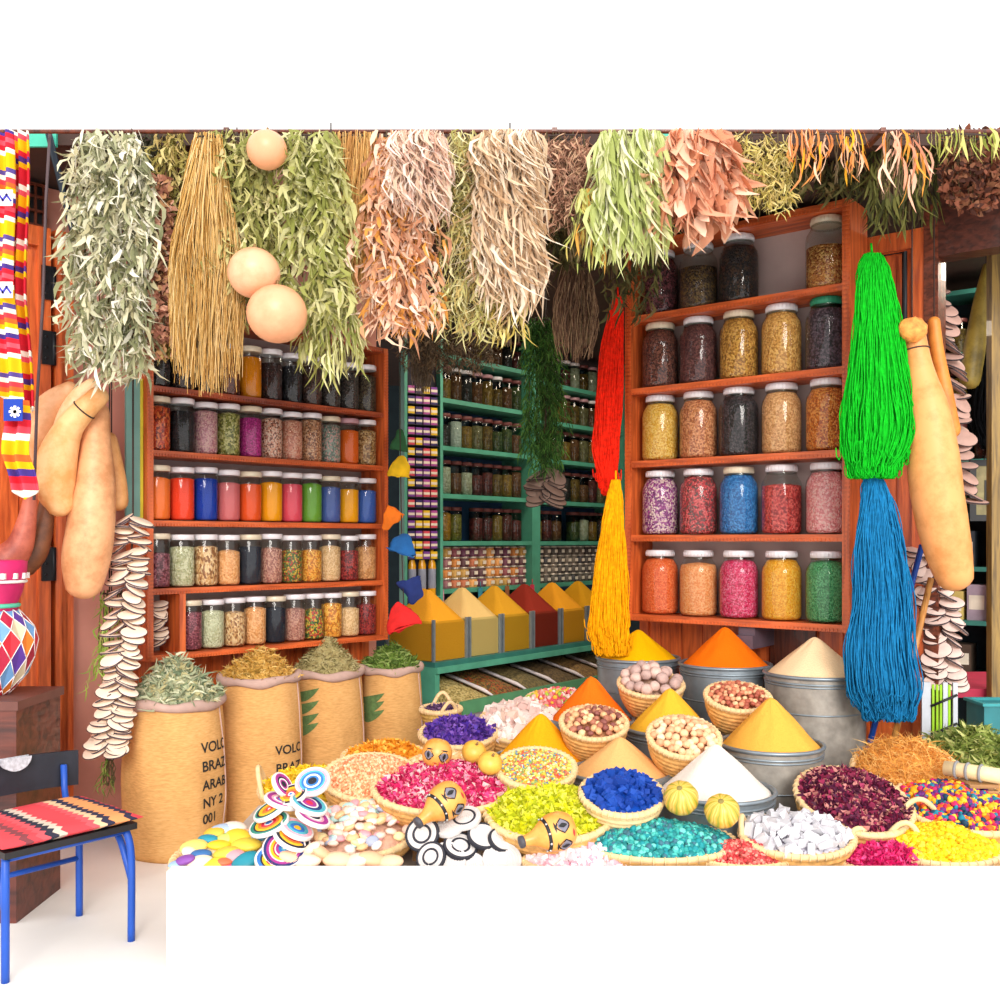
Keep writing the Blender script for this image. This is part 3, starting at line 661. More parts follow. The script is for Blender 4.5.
bunch('green_spray','bright green feathery leaves behind the left garland of slices',93,130,590,700,4.15,'thin',['A8C850','C0D870','8AAE40','B0C868'],260,None,top=.8,taper=.6)
bunch('green_spray','small green sprig at the very bottom of the left garland of slices',103,116,756,792,4.05,'thin',['7CA040','5E8430','98B858'],60,None,top=.4,taper=1,size=.6)
# ================================================================ gourds
def gourd(name,label,pts,col,col2=None,group=None,tip=None,rough=.5,tie=None):
    P=cr(pts,6); ws=[W(p[0],p[1],p[2]) for p in P]; rs=[p[3]*p[2]/1000 for p in P]
    # rounded ends
    d0=(ws[0]-ws[1]).normalized(); d1=(ws[-1]-ws[-2]).normalized(); r0=rs[0]; r1=rs[-1]
    A=[ws[0]+d0*r0*.9*math.sin(a) for a in (1.5,1.25,.9,.5)]; ra=[r0*max(.04,math.cos(a)) for a in (1.5,1.25,.9,.5)]
    B=[ws[-1]+d1*r1*.9*math.sin(a) for a in (.5,.9,1.25,1.5)]; rb=[r1*max(.04,math.cos(a)) for a in (.5,.9,1.25,1.5)]
    full=A+ws+B; rr=ra+rs+rb
    rr=[r*(1+.025*noise.noise(q*9)) for r,q in zip(rr,full)]
    g=MB(); g.tube(full,rr,22); M=centred(g)
    o=tag(g.build(name,gourdmat(col,col2 or col,rough),None,M),label,'gourd',group)
    if tip:
        g=MB(); g.tube([ws[0]+d0*r0*.8,ws[0]+d0*(r0*.8+.03)],[r0*.25,r0*.18],8)
        inv=M.inverted(); g.v=[tuple(inv@Vector(v)) for v in g.v]; g.build('stem',plain('8A6A40',.8),o)
    if tie is not None:
        k=tie; g=MB(); q=full[k]; t=(full[k+1]-full[k-1]).normalized(); rot=t.to_track_quat('Z','Y').to_matrix().to_4x4()
        g.torus(rr[k]*1.03,.003,24,6,Matrix.Translation(q)@rot); inv=M.inverted(); g.v=[tuple(inv@Vector(v)) for v in g.v]; g.build('tie_string',M_string,o)
    return o
_gm={}
def gourdmat(c1,c2,rough=.5):
    k=(c1,c2)
    if k in _gm: return _gm[k]
    m,nt,b=newmat('gourd_skin'); L=nt.links.new
    tc=N(nt,'ShaderNodeTexCoord'); nz=N(nt,'ShaderNodeTexNoise'); nz.inputs['Scale'].default_value=9; nz.inputs['Detail'].default_value=7; nz.inputs['Roughness'].default_value=.65
    L(tc.outputs['Object'],nz.inputs['Vector']); r=ramp(nt,[c2,c1,c1],'LINEAR',[.36,.56,1]); L(nz.outputs['Fac'],r.inputs[0]); L(r.outputs[0],b.inputs['Base Color'])
    bp=N(nt,'ShaderNodeBump'); bp.inputs['Strength'].default_value=.12; bp.inputs['Distance'].default_value=.01; L(nz.outputs['Fac'],bp.inputs['Height']); L(bp.outputs[0],b.inputs['Normal'])
    b.inputs['Roughness'].default_value=rough; _gm[k]=m; return m
# left hanging gourds
gourd('bottle_gourd','pale orange curved gourd at the back left of the left hanging cluster',[(70,390,4.0,9),(52,405,4.0,14),(38,430,4.0,18),(31,455,4.0,17),(27,475,4.0,12)],'E8B488','D09460','gourds hanging on the left')
gourd('bottle_gourd','pale gourd neck squeezed between two larger gourds in the left cluster',[(92,385,3.98,7),(78,400,3.98,10),(68,425,3.98,13),(64,460,4.0,14)],'F4CC9C','E0A870','gourds hanging on the left')
gourd('bottle_gourd','yellowish curved gourd with a thin bent neck in front of the left cluster',[(99,396,3.84,10),(84,410,3.84,11.5),(68,430,3.84,14),(57,460,3.84,19),(55,488,3.84,19),(60,504,3.84,14)],'EDBE84','DC9C58','gourds hanging on the left',tie=10)
gourd('bottle_gourd','longest and thickest straight gourd hanging down in the left cluster',[(98,412,3.94,11),(96,440,3.93,14),(95,480,3.92,19),(91,525,3.9,23),(86,560,3.9,23),(84,582,3.9,19)],'E8AC7C','C88858','gourds hanging on the left')
gourd('bottle_gourd','narrow orange gourd tucked behind the right side of the left cluster',[(108,440,4.05,9),(115,480,4.05,11),(118,502,4.05,10)],'E0A468','C88448','gourds hanging on the left')
gourd('bottle_gourd','reddish brown curved gourd above the painted vase at the left edge',[(31,494,3.75,6),(27,520,3.75,9),(20,545,3.75,13),(8,560,3.75,18)],'B8604A','8A3A2C')
gourd('bottle_gourd','dark brown curved gourd beside the reddish one at the left edge',[(47,500,3.85,7),(43,525,3.85,10),(35,550,3.85,13),(22,562,3.85,16)],'7A4A2E','4A2C1C')
# round gourds
for (x,y,r_,d,c,lab) in [(267,150,20,3.50,'E4A078','round peach gourd at the top of the rail between green bunches'),(289,186,17,3.72,'E8B0A0','small pink round gourd half hidden behind the long fresh green bunch'),(287,222,15,3.74,'E0A898','lower pink round gourd half hidden behind the long fresh green bunch'),(254,273,26,3.50,'E8AE88','upper round gourd of the touching pair under the green bunches'),(277,314,30,3.48,'E4A67E','larger lower round gourd of the touching pair under the green bunches')]:
    g=MB(); rr=r_*d/1000; g.ell((0,0,0),(rr,rr,rr*(1.15 if r_<20 else .96)),26,16); M=Matrix.Translation(W(x,y,d))
    o=tag(g.build('round_gourd',gourdmat(c,'D89870',.4),None,M),lab,'gourd')
    g=MB(); g.tube([(0,0,rr*.9),(0.003,0,rr*1.12)],[.006,.004],7); g.build('stem',plain('8A6A40'),o)
g=MB(); g.tube([W(278,232,3.7),W(278,262,3.6),W(266,268,3.52)],.003,5); solo(g,'hanging_string',plain('B03060',.8),'thin magenta string above the pair of round gourds','string')
# right gourds
gourd('snake_gourd','very long pale orange gourd hanging to the right of the blue yarn',[(913,336,4.05,12),(919,370,4.03,14),(928,410,4.0,20),(932,450,4.0,24.5),(938,500,4.0,25),(948,550,4.0,22.5),(954,574,4.0,19)],'E8A060','D08848',tie=7)
g=MB(); g.ell((0,0,0),(.058,.05,.05),16,10,jit=.1); solo_o=g
g.v=[tuple(Vector(v)+W(912,330,3.99)) for v in g.v]
solo(g,'gourd_stump','D' and plain('E8944A',.8,0,.35,40,.6),'knobbly orange cut end on top of the very long pale gourd','gourd end')
gourd('snake_gourd','thinner orange gourd directly behind the very long pale one',[(934,322,4.2,6),(937,350,4.2,6.5),(944,390,4.2,8),(950,430,4.2,10)],'E08A38','C87028')
gourd('snake_gourd','dark mustard gourd hanging in the shaded shop at the right',[(986,266,4.7,3),(981,300,4.7,7),(975,345,4.7,10),(970,380,4.7,10)],'A08A3A','6E5E24')
g=MB(); g.tube([W(986,268,4.7),Vector((W(986,268,4.7).x,4.7,2.81))],.003,5); solo(g,'hanging_string',M_string,'thin string holding the dark mustard gourd','string')
for x,y,d,lab in ((934,322,4.2,'string holding the thin orange gourd'),(912,330,4.0,'string holding the very long pale gourd')):
    p=W(x,y-3,d); g=MB(); g.tube([p,Vector((p.x,d,2.811))],.003,5); solo(g,'hanging_string',M_string,lab,'string')
# ================================================================ garlands
garland('slice_garland','long garland of pale black-rimmed slices hanging between pink wall and left rack',[(133,520,4.02),(131,560,4.02),(127,600,4.01),(124,650,3.99),(120,690,3.97),(113,725,3.96),(109,752,3.95)],98,.049,.62,.044,tmin=0)
garland('slice_garland','garland of brownish slices in shade behind the very long gourd, upper part',[(924,286,4.5),(934,320,4.5),(940,360,4.5),(946,400,4.5),(950,450,4.5),(960,505,4.5)],60,.06,.62,.05,tmin=15,tmax=75,mats=[plain('B59084',.6,0,.12,30,.2),plain('352A2E',.7)],th=.009)
garland('slice_garland','garland of greyish pink slices ending under the very long gourd',[(921,550,4.36),(932,590,4.36),(942,625,4.36),(940,660,4.36),(941,684,4.36)],52,.056,.7,.048,tmin=15,tmax=80,mats=[plain('D8BEB4',.6,0,.1,30,.2),plain('3A2E34',.7)],th=.009)
garland('slice_garland','short garland of dark slices below the green leafy garland',[(546,474,5.38),(545,490,5.38),(543,503,5.38)],14,.07,.5,.05,mats=[plain('7A6458',.7),plain('2A2224',.8)],tmin=10,tmax=70)
# ================================================================ yarn
def skein(label,path,n,col,seed,group='hanks of yarn',r_=.0028,loops=True):
    """path: (px,py,halfwidth_px,d)"""
    random.seed(seed); P=cr(path,5); K=len(P); g=MB()
    pts=[W(p[0],p[1],p[3]) for p in P]; hw=[p[2]*p[3]/1000 for p in P]
    g.tube(pts[:-3],[h*.40 for h in hw[:-3]],16,0,True)
    for i in range(n):
        a=rnd(0,2*PI); q=rnd(.6,1.04) if i%3 else rnd(.3,.9); u=math.cos(a)*q; v=math.sin(a)*q
        ke=K-int(rnd(0,1)**1.5*5.9); off=[];ph=rnd(0,6); am=rnd(.1,.8)*.010
        for k in range(ke):
            off.append(pts[k]+Vector((u*hw[k]+am*math.sin(ph+k*.8),v*hw[k]*.48+am*math.cos(k+ph),rnd(-.002,.002))))
        if loops and len(off)>3:
            e=off[-1]; s=rnd(-.014,.014)
            off+= [e+Vector((s,-.004,-.018)),e+Vector((s*2,-.006,-.004)),e+Vector((s*2.2,-.004,.03))]
        g.tube(off,r_,4,0,False)
    M=centred(g); m=plain(col,.85,0,.22,60,.2,.1)
    o=tag(g.build('yarn_hank',m,None,M),label,'yarn',group)
    b=MB(); c=M.inverted()@pts[0]; b.torus(hw[0]*1.05,.006,20,6,Matrix.Translation(c+Vector((0,0,-.01)))@Matrix.Diagonal((1,.55,1,1))); b.tube([c,c+Vector((0,.01,.045))],.005,6); b.build('hanging_loop',m,o)
    random.seed(seed+1); return o
skein('thick hank of bright green yarn hanging by the right rack',[(872,254,7,4.02),(874,275,16,4.02),(878,330,23,4.02),(879,390,33,4.02),(879,425,38,4.0),(876,450,34,4.0),(872,474,22,4.0)],520,'12B422',3)
skein('thick hank of turquoise blue yarn hanging under the green one',[(872,474,6,4.03),(876,495,14,4.03),(880,550,25,4.03),(882,610,31,4.03),(880,655,36,4.0),(884,690,37,4.0),(888,716,24,4.0)],480,'1A74A8',5)
skein('narrow hank of bright red yarn left of the right rack',[(618,296,3,4.92),(614,330,9,4.92),(609,400,13,4.92),(606,450,12.5,4.92),(607,475,9,4.92),(609,492,3,4.92)],300,'F02A14',8)
skein('golden yellow hank of yarn hanging under the red one',[(616,480,3,4.80),(613,520,10,4.80),(611,580,16,4.80),(609,625,20,4.78),(612,652,15,4.76)],360,'F2A808',9)
skein('black hank of yarn hanging in the shaded right end of the shop',[(990,340,6,4.75),(992,380,18,4.75),(993,420,22,4.75),(993,445,12,4.75)],200,'08090C',11,None)
random.seed(21)
# poles behind blue yarn
def pole(name,label,a,b,r_,col,cat='pole'):
    g=MB(); g.tube([W(*a),W(*b)],r_,10); return solo(g,name,col,label,cat)
pole('wooden_pole','round wooden stick leaning behind the blue yarn',(931,578,4.18),(893,745,4.12),.013,wood('D89A50','A86A30'))
pole('blue_pole','bright blue rod leaning behind the blue yarn',(922,545,4.2),(868,750,4.18),.012,M_blue)
# ================================================================ sacks
M_burl=burlap(); M_rim=plain('BFA095',.9,0,.15,12,.4,.1); M_ink=plain('2B2A28',.9,0,.2,40); M_green=plain('5E7A48',.9,0,.25,50)
def sack(px,d,r_,yr,ybase_z,label,hc,hn,apex,hlabel,pk,sz,npc,texts=(),tx=None,emblem=None):
    c=W(px,yr,d); zt=c.z; t=thing('burlap_sack',label,'sack',Matrix.Translation((c.x,c.y,0)),'burlap sacks in a row')
    face=Vector((-c.x,-c.y,0)).normalized(); right=Vector((-face.y,face.x,0))
    if right.x<0: right=-right
    def rad(z,a=0):
        t_=z/zt; return r_*(.90+.13*math.sin(PI*min(1,t_*.85+.12)))*(1+.018*math.sin(3*a+px)+.015*math.sin(7*a+z*9+px)+.012*noise.noise(Vector((math.cos(a)*2,math.sin(a)*2,z*7+px))))
    g=MB(); seg=56; nz=26; vs=[];fs=[]
    for i in range(nz+1):
        z=zt*i/nz
        for j in range(seg):
            a=2*PI*j/seg; q=rad(z,a)*(1 if i else .93); vs.append((q*math.cos(a),q*math.sin(a),z+.004*math.sin(5*a+px) if i==nz else z))
    for i in range(nz):
        for j in range(seg): k=(j+1)%seg; fs.append((i*seg+j,i*seg+k,(i+1)*seg+k,(i+1)*seg+j))
    fs.append(tuple(range(seg))[::-1]); g.add(vs,fs); g.build('sack_body',M_burl,t)
    # rolled rim
    g=MB(); vs=[];fs=[]; ms=10
    for j in range(seg):
        a=2*PI*j/seg; q=rad(zt,a)+.002; zz_=zt+.006*math.sin(2*a+px)+.004*math.sin(6*a)
        rr=.021+.004*math.sin(5*a+px)
        for m in range(ms):
            b=2*PI*m/ms; w=q+rr*.8*math.cos(b); vs.append((w*math.cos(a),w*math.sin(a),zz_+rr*math.sin(b)))
    for j in range(seg):
        for m in range(ms): fs.append((j*ms+m,((j+1)%seg)*ms+m,((j+1)%seg)*ms+(m+1)%ms,j*ms+(m+1)%ms))
    g.add(vs,fs); g.build('rolled_rim',M_rim,t)
    # seam
    g=MB(); pts=[]
    a0=math.atan2(face.y,face.x)+ (1.25)
    for i in range(20): z=.02+(zt-.04)*i/19; q=rad(z,a0)+.001; pts.append((q*math.cos(a0),q*math.sin(a0),z))
    g.tube(pts,.004,5); g.build('seam',M_rim,t)
    def wrap(sx,z,e=.003):
        # sx: arc angle from facing direction (to the right)
        v=face*math.cos(sx)+right*math.sin(sx); a=math.atan2(v.y,v.x); q=rad(z,a)+e; return (q*v.x,q*v.y,z)
    for (txt,yy,h) in texts:
        cu=bpy.data.curves.new('printed_lettering','FONT'); cu.body=txt; cu.size=h; cu.offset=.0011; 
        to=bpy.data.objects.new('printed_lettering',cu); C.objects.link(to)
        bpy.context.view_layer.update()
        me=bpy.data.meshes.new_from_object(to.evaluated_get(bpy.context.evaluated_depsgraph_get()))
        bpy.data.objects.remove(to)
        zc=H+(HY-yy)/1000*(d-r_)
        import bmesh
        bm=bmesh.new(); bm.from_mesh(me); bmesh.ops.subdivide_edges(bm,edges=[e for e in bm.edges if e.calc_length()>h*.15],cuts=2,use_grid_fill=False); bmesh.ops.triangulate(bm,faces=bm.faces)
        bm.to_mesh(me); bm.free()
        vs=[wrap(tx+(v.co.x)/r_*1.0,zc+v.co.y) for v in me.vertices]; fs=[tuple(p.vertices) for p in me.polygons]
        g=MB(); g.add(vs,fs,0,False); g.build('printed_lettering',M_ink,t); bpy.data.meshes.remove(me)
    if emblem:
        ex,zs=emblem
        g=MB()
        for k,z0 in enumerate(zs):
            K=14; vs=[];fs=[]
            for i in range(K+1):
                s=i/K; x=(-.085+.17*s); up=.042*math.sin(PI*s)**.8
                vs.append(wrap(ex+x/r_,z0+.03*s*s*1.2+up*.2,.0025)); vs.append(wrap(ex+x/r_,z0+.03*s*s*1.2-up,.0025))
                if i: a=2*i-2; fs.append((a,a+1,a+3,a+2))
            g.add(vs,fs,0,False)
        g.build('printed_emblem',M_green,t)
    # herb heap on top
    az=H+(HY-apex)/1000*d; hh=az-zt
    heap(Matrix.Translation((c.x,c.y,zt-.0)),r_*.93,r_*.93,hh,pk,hc,npc,sz,hn,hlabel,'herb heap',pw=1.15)
def piece(g,p,nv,kind,s,M=None):
    """a small piece resting on the surface with normal nv"""
    if kind=='nub':
        q=Euler((rnd(0,6),rnd(0,6),rnd(0,6))).to_matrix().to_4x4()
        g.ell(p,(s*rnd(.7,1.2),s*rnd(.6,1),s*rnd(.5,.9)),6,4,M,0,.15,q)
    elif kind=='ball':
        g.ell(p,(s,s,s*.95),9,6,M,0,.04)
    elif kind=='chunk':
        q=(Matrix.Translation(p)@Euler((rnd(0,6),rnd(0,6),rnd(0,6))).to_matrix().to_4x4())
        if M is not None: q=M@q
        a,b,c=s*rnd(.6,1.4),s*rnd(.5,1.1),s*rnd(.5,1)
        vs=[(x*a*rnd(.6,1),y*b*rnd(.6,1),z*c*rnd(.6,1)) for x in(-1,1) for y in(-1,1) for z in(-1,1)]
        g.add(vs,[(0,1,3,2),(4,6,7,5),(0,4,5,1),(2,3,7,6),(0,2,6,4),(1,5,7,3)],0,False,q)
    elif kind in('leaf','petal','curl'):
        a=rnd(0,2*PI); d=Vector((math.cos(a),math.sin(a),rnd(-.1,.9)))
        l={'leaf':3.2,'petal':1.8,'curl':4}[kind]*s; w={'leaf':.8,'petal':1.5,'curl':.5}[kind]*s
        gg=MB(); leaf(gg,Vector(p),d,l*rnd(.7,1.3),w*rnd(.7,1.2),rnd(-.8,.8)*(2 if kind=='curl' else 1),0,3 if kind!='petal' else 2)
        g.add(gg.v,gg.f,0,True,M)
def heap(M,a,b,h,kind,cols,n,s,name,label,cat,pw=1.0,bump=.0,stuff=True,mat=None,group=None,floor=.06):
    """mound with elliptical base a x b in frame M, pieces strewn over it, one mesh"""
    g=MB()
    def hz(x,y):
        q=min(1,math.hypot(x,y)); return h*(1-q**pw)*(1+.12*noise.noise(Vector((x*2.2+a*9,y*2.2,h*5))))+.3*h*bump*noise.noise(Vector((x*3,y*3,a*7)))
    seg=28; rings=9; vs=[];fs=[]
    for i in range(rings+1):
        q=i/rings
        for j in range(seg):
            t=2*PI*j/seg; x,y=q*math.cos(t),q*math.sin(t); vs.append((a*x,b*y,hz(x,y)-.3*s))
    for j in range(seg): t=2*PI*j/seg; vs.append((a*.8*math.cos(t),b*.8*math.sin(t),-floor))
    for i in range(rings+1):
        for j in range(seg): k=(j+1)%seg; fs.append((i*seg+j,i*seg+k,(i+1)*seg+k,(i+1)*seg+j))
    g.add(vs,fs,1,True)
    for i in range(n):
        q=math.sqrt(rnd(0,1))*.99; t=rnd(0,2*PI); x,y=q*math.cos(t),q*math.sin(t)
        piece(g,(a*x,b*y,hz(x,y)+rnd(-.2,.5)*s),None,kind,s*rnd(.75,1.25))
    mats=[island(cols,.6,.1 if kind in('leaf','petal') else 0),mat or plain(cols[0],.9,0,.2,60,.5)]
    o=g.build(name,mats,None,M); return tag(o,label,cat,group,'stuff' if stuff else None)
EMB=(-.68,(.55,.49,.43,.385))
sack(175,4.20,.205,701,0,'nearest and leftmost burlap sack, with black printed lettering on its right side',['B8BC98','8E9A78','D4D4B4','76866A','C8C090','A8B090'],'herb_mound',657,'greyish green dried herb piled on the leftmost sack','leaf',.012,1500,
  [('VOLC',757,.058),('BRAZ',776,.058),('ARAB',795,.056),('NY 2',813,.056),('001',829,.054)],R(30))
sack(259,4.60,.190,677,0,'second burlap sack from the left, lettered, partly behind the nearest one',['D8AC58','B88A38','E8C478','9A7A34','C89A48'],'herb_mound',649,'golden brown dried flowers piled on the second sack','leaf',.009,1300,
  [('VOLC',757,.056),('BRAZ',775,.056)],R(22))
sack(327,5.0,.181,672,0,'third burlap sack from the left, with a green printed leaf emblem',['A89A68','8A7E50','C4B888','746C40','B4A878'],'herb_mound',637,'tall heap of grey beige herb on the third sack','leaf',.007,1500,emblem=EMB)
sack(391,5.35,.164,668,0,'rightmost and farthest burlap sack, with a green printed leaf emblem',['6E8A38','8AA450','54702C','A0B468','486026'],'herb_mound',644,'fresh green heap of leaves on the rightmost sack','leaf',.010,1100,emblem=(-.72,(.47,.43,.385)))
# ================================================================ display platform
g=MB()
g.span((-1.0,3.05,0),(2.6,4.15,.20)); g.span((-.66,4.15,0),(1.15,4.85,.20)); g.span((-.38,4.85,0),(.9,5.12,.20)); g.span((1.15,4.15,0),(1.58,4.55,.20)); g.span((1.58,4.15,0),(2.6,4.30,.20))
struct('trim_5',g,plain('C9BDB4',.8))
g=MB(); g.span((-1.0,3.0,0),(2.6,3.05,.306)); struct('trim_6',g,M_white)
def SL(px,py):
    d=1.64/(.22+(py-540)/1000); return d
M_bk=plain('A87440',.9,0,.2,30,.3)
def crate(x,y,zt,s,z0=.2):
    if zt-z0<.02: return
    h=zt-z0; g=MB()
    g.span((-s,-s,h-.012),(s,s,h))
    for k in range(max(1,int(h/.05))):
        zb=k*.05; 
        for (p,q) in (((-s,-s),(s,-s+.012)),((-s,s-.012),(s,s)),((-s,-s+.012),(-s+.012,s-.012)),((s-.012,-s+.012),(s,s-.012))):
            g.span((p[0],p[1],zb),(q[0],q[1],min(zb+.04,h-.012)))
    for a in(-1,1):
        for b in(-1,1): g.box((a*(s-.022),b*(s-.022),(h-.012)/2),(.02,.02,h-.014))
    o=g.build('wooden_crate',wood('B88A5A','8A6038',axis=0),None,Matrix.Translation((x,y,z0)))
    tag(o,'plain slatted wooden crate underneath the goods, propping them up','crate','crates propping up the goods')
def basket(px,py,hw,tilt,dep,label,d=None,mat=None,name='wicker_basket',handles=(),el=1,rollz=0,rim=.011,foot=.62,cat='basket',prop=True,deco=True):
    """rim centre at pixel; hw half width in px"""
    d=d or SL(px,py); d=max(d,3.068/(1-hw/1000*el)); c=W(px,py,d); r_=hw*d/1000; mat=mat or M_wick
    Mr=Matrix.Translation(c)@Euler((R(tilt),0,R(rollz))).to_matrix().to_4x4()     # tilt: front edge down
    base=Mr@Matrix.Translation((0,0,-dep))
    t=thing(name,label,cat,base)
    S=Matrix.Diagonal((1,el,1,1))
    g=MB(); rings=max(3,int(dep/.018)); prof=[(r_*foot*.98,0)]
    for i in range(rings):
        for k in range(4):
            q=(i+k/4)/rings; rr=r_*(foot+(1-foot)*math.sin(PI/2*q)**.8); prof.append((rr+.005*math.sin(PI*k/4),dep*q))
    prof.append((r_,dep)); prof.append((r_-.012,dep)); 
    for q in (.8,.5,.2): prof.append((r_*(foot+(1-foot)*math.sin(PI/2*q)**.8)-.013,dep*q+.006))
    prof.append((.001,.012))
    g.lathe(prof,36,S); g.build('woven_body',mat,t)
    g=MB(); g.torus(r_-.003,rim,44,8,Matrix.Translation((0,0,dep))@S)
    for k in range(44):
        a=2*PI*k/44; g.torus(rim*1.1,.0022,8,4,Matrix.Translation(((r_-.003)*math.cos(a),(r_-.003)*math.sin(a)*el,dep))@Euler((PI/2,0,a)).to_matrix().to_4x4())
    g.build('rim',M_wickp,t)
    for (ang,w,h) in handles:
        g=MB(); pts=[]
        for k in range(15):
            s=k/14; aa=R(ang)+(s-.5)*w; pts.append((r_*math.cos(aa),r_*math.sin(aa)*el,dep+h*math.sin(PI*s)))
        g.tube(pts,.009,8); g.build('handle',M_wickp,t)
    if prop:
        lo=(base@Vector((0,0,0))).z - r_*foot*abs(math.sin(R(tilt)))*el
        crate(base.translation.x,base.translation.y,lo-.004,r_*.42)
    return Mr,r_
# ---------------------------------------------------------------- buckets with cones
def bucket(px,yf,d,hw,apex,col,cn,where,mat=M_galv):
    r_=hw*d/1000; cz=H+(HY-yf)/1000*(d-r_); cx=(px-500)/1000*d
    h=cz-.2
    t=thing('metal_bucket',f'metal tub holding the {cn} powder cone, {where}','bucket',Matrix.Translation((cx,d,.2)),'metal tubs')
    g=MB(); g.lathe([(r_*.95,0),(r_*.955,h*.5),(r_*.965,h-.005)],44,cap=False); g.lathe([(r_*.94,h-.005),(r_*.93,.01),(.001,.01)],44,cap=False)
    g.lathe([(r_*.95,0),(.001,.0)],44,cap=False); g.build('tub_body',mat,t)
    g=MB(); g.torus(r_*.975,.008,52,8,z=h-.004); g.torus(r_*.965,.005,52,6,z=h-.03); g.torus(r_*.962,.004,52,6,z=h-.042); g.build('rim',M_galv,t)
    if h>.22: g=MB(); g.torus(r_*.957,.004,52,6,z=h-.155); g.build('bead_ring',M_galv,t)
    az=H+(HY-apex)/1000*d; ch=az-cz+.012; R2=r_*.925
    prof=[(R2,-.03),(R2,0)]
    for i in range(1,20):
        q=i/19; rr=R2*(1-q); z=ch*(q**.97)
        if q>.86: z=ch*(.86**.97+(q-.86)*(1-(q-.86)/.14*.35)*.95)
        prof.append((max(.0008,rr),z))
    g=MB(); vs=[]; seg=64
    for (rr,z) in prof:
        for j in range(seg):
            a=2*PI*j/seg; n_=noise.noise(Vector((math.cos(a)*3,math.sin(a)*3,z*14+px)))*.006
            vs.append(((rr+n_*(rr>.01))*math.cos(a),(rr+n_*(rr>.01))*math.sin(a),z))
    fs=[(i*seg+j,i*seg+(j+1)%seg,(i+1)*seg+(j+1)%seg,(i+1)*seg+j) for i in range(len(prof)-1) for j in range(seg)]
    g.add(vs,fs); o=g.build('spice_cone',powder(col),None,Matrix.Translation((cx,d,cz-.012)))
    tag(o,f'{cn} pointed cone of powder, {where}','spice cone','powder cones in the metal tubs')
bucket(638,662,4.9,42,628,'EFB006','bright yellow','back left, under the yellow yarn')
bucket(725,669,4.62,46,625,'F07010','orange','back middle, under the right rack')
bucket(815,679,4.30,50.5,635,'F6D4A8','pale cream','back right, in the tallest tub',M_galv2)
bucket(771,754,3.85,52,695,'EAAA48','mustard yellow','below and left of the pale cream one',M_galv2)
bucket(716,804,3.50,59,742,'EADFD4','white','at the front beside two striped melons')
bucket(670,736,4.10,45,686,'EDB034','light yellow','between two bowls of nuts')
bucket(620,783,3.75,52,735,'EAB070','peach','behind the blue powder bowl')
bucket(591,726,4.42,44,674,'F0721A','deep orange','behind the bowl of mixed nuts')
bucket(541,769,4.05,50,711,'F2A61A','large golden','behind the bowl of mixed seeds')
# ---------------------------------------------------------------- bowls of nuts (individual pieces)
def fill(Mr,r_,n,size,mats,name,label,cat,group,h=.03,kind='nub',el=1,sq=.95,flat=1):
    protos=[]
    for m in mats:
        g=MB()
        if kind=='nub': g.ell((0,0,0),(size,size*.85,size*.8*flat),12,8,jit=.1)
        elif kind=='ball': g.ell((0,0,0),(size,size,size*.93),14,9,jit=.03)
        elif kind=='pebble': g.ell((0,0,0),(size*1.25,size,size*.6),14,8,jit=.06)
        elif kind=='crystal': piece(g,(0,0,0),None,'chunk',size)
        protos.append(g.mesh(name,m))
    pts=[];tr=0
    while len(pts)<n and tr<9000:
        tr+=1; q=math.sqrt(rnd(0,1))*.86; a=rnd(0,2*PI); x,y=q*math.cos(a)*r_,q*math.sin(a)*r_*el
        if all((x-u)**2+(y-v)**2>(size*(1.6 if tr<4000 else 1.15))**2 for u,v,_ in pts): pts.append((x,y,h*(1-q**1.6)+rnd(-.1,.4)*size))
    for (x,y,z) in pts:
        o=bpy.data.objects.new(name,random.choice(protos)); C.objects.link(o)
        sc=rnd(.8,1.12); o.matrix_world=Mr@Matrix.Translation((x,y,z))@Euler((rnd(-.6,.6),rnd(-.6,.6),rnd(0,6))).to_matrix().to_4x4()@Matrix.Diagonal((sc,sc,sc,1))
        tag(o,label,cat,group)
def base_fill(Mr,r_,col,label,el=1,name='nut_layer',h=.022):
    heap(Mr@Matrix.Translation((0,0,-.012)),r_*.93,r_*.93*el,h,'nub',col,0,.01,name,label,'nuts')
Mr,q=basket(651,684,32,16,.15,'round wicker bowl of greyish dried limes between two metal tubs at the back',d=4.42,foot=.5)
base_fill(Mr,q,['C09A84','A88470'],'lower layer of greyish dried limes filling the back wicker bowl',h=.04); fill(Mr,q,24,.026,[plain('D8B8AC',.8,0,.2,50,.3),plain('BFA098',.8,0,.2,50,.3)],'dried_lime','pale greyish dried lime heaped in the back wicker bowl','dried lime','dried limes',h=.075,kind='ball')
Mr,q=basket(594,723,33,20,.15,'wicker bowl of mixed light and dark nuts in front of the deep orange cone',d=3.98,foot=.5)
base_fill(Mr,q,['C88A60','9A6040'],'lower layer of mixed nuts filling the wicker bowl left of the light yellow cone'); fill(Mr,q,62,.0155,[plain('E8B080',.6,0,.2,60),plain('B07058',.6,0,.2,60),plain('F4CC9C',.6,0,.2,60),plain('8A5048',.6,0,.2,60)],'nut','small mixed nut in the wicker bowl left of the light yellow cone','nut','mixed nuts',h=.03)
Mr,q=basket(684,737,35.5,24,.16,'wicker bowl of pale round nuts between light yellow and white cones',d=3.70,foot=.5)
base_fill(Mr,q,['D09A70','B87850'],'lower layer of pale nuts filling the wicker bowl behind the white cone'); fill(Mr,q,62,.0155,[plain('F2C094',.6,0,.2,60),plain('E0A078',.6,0,.2,60),plain('F8D4B0',.6,0,.2,60)],'nut','pale round nut in the wicker bowl behind the white cone','nut','pale nuts',h=.035,kind='ball')
Mr,q=basket(738,697,32,18,.15,'wicker bowl of small reddish brown nuts above the mustard cone',d=4.08,foot=.5)
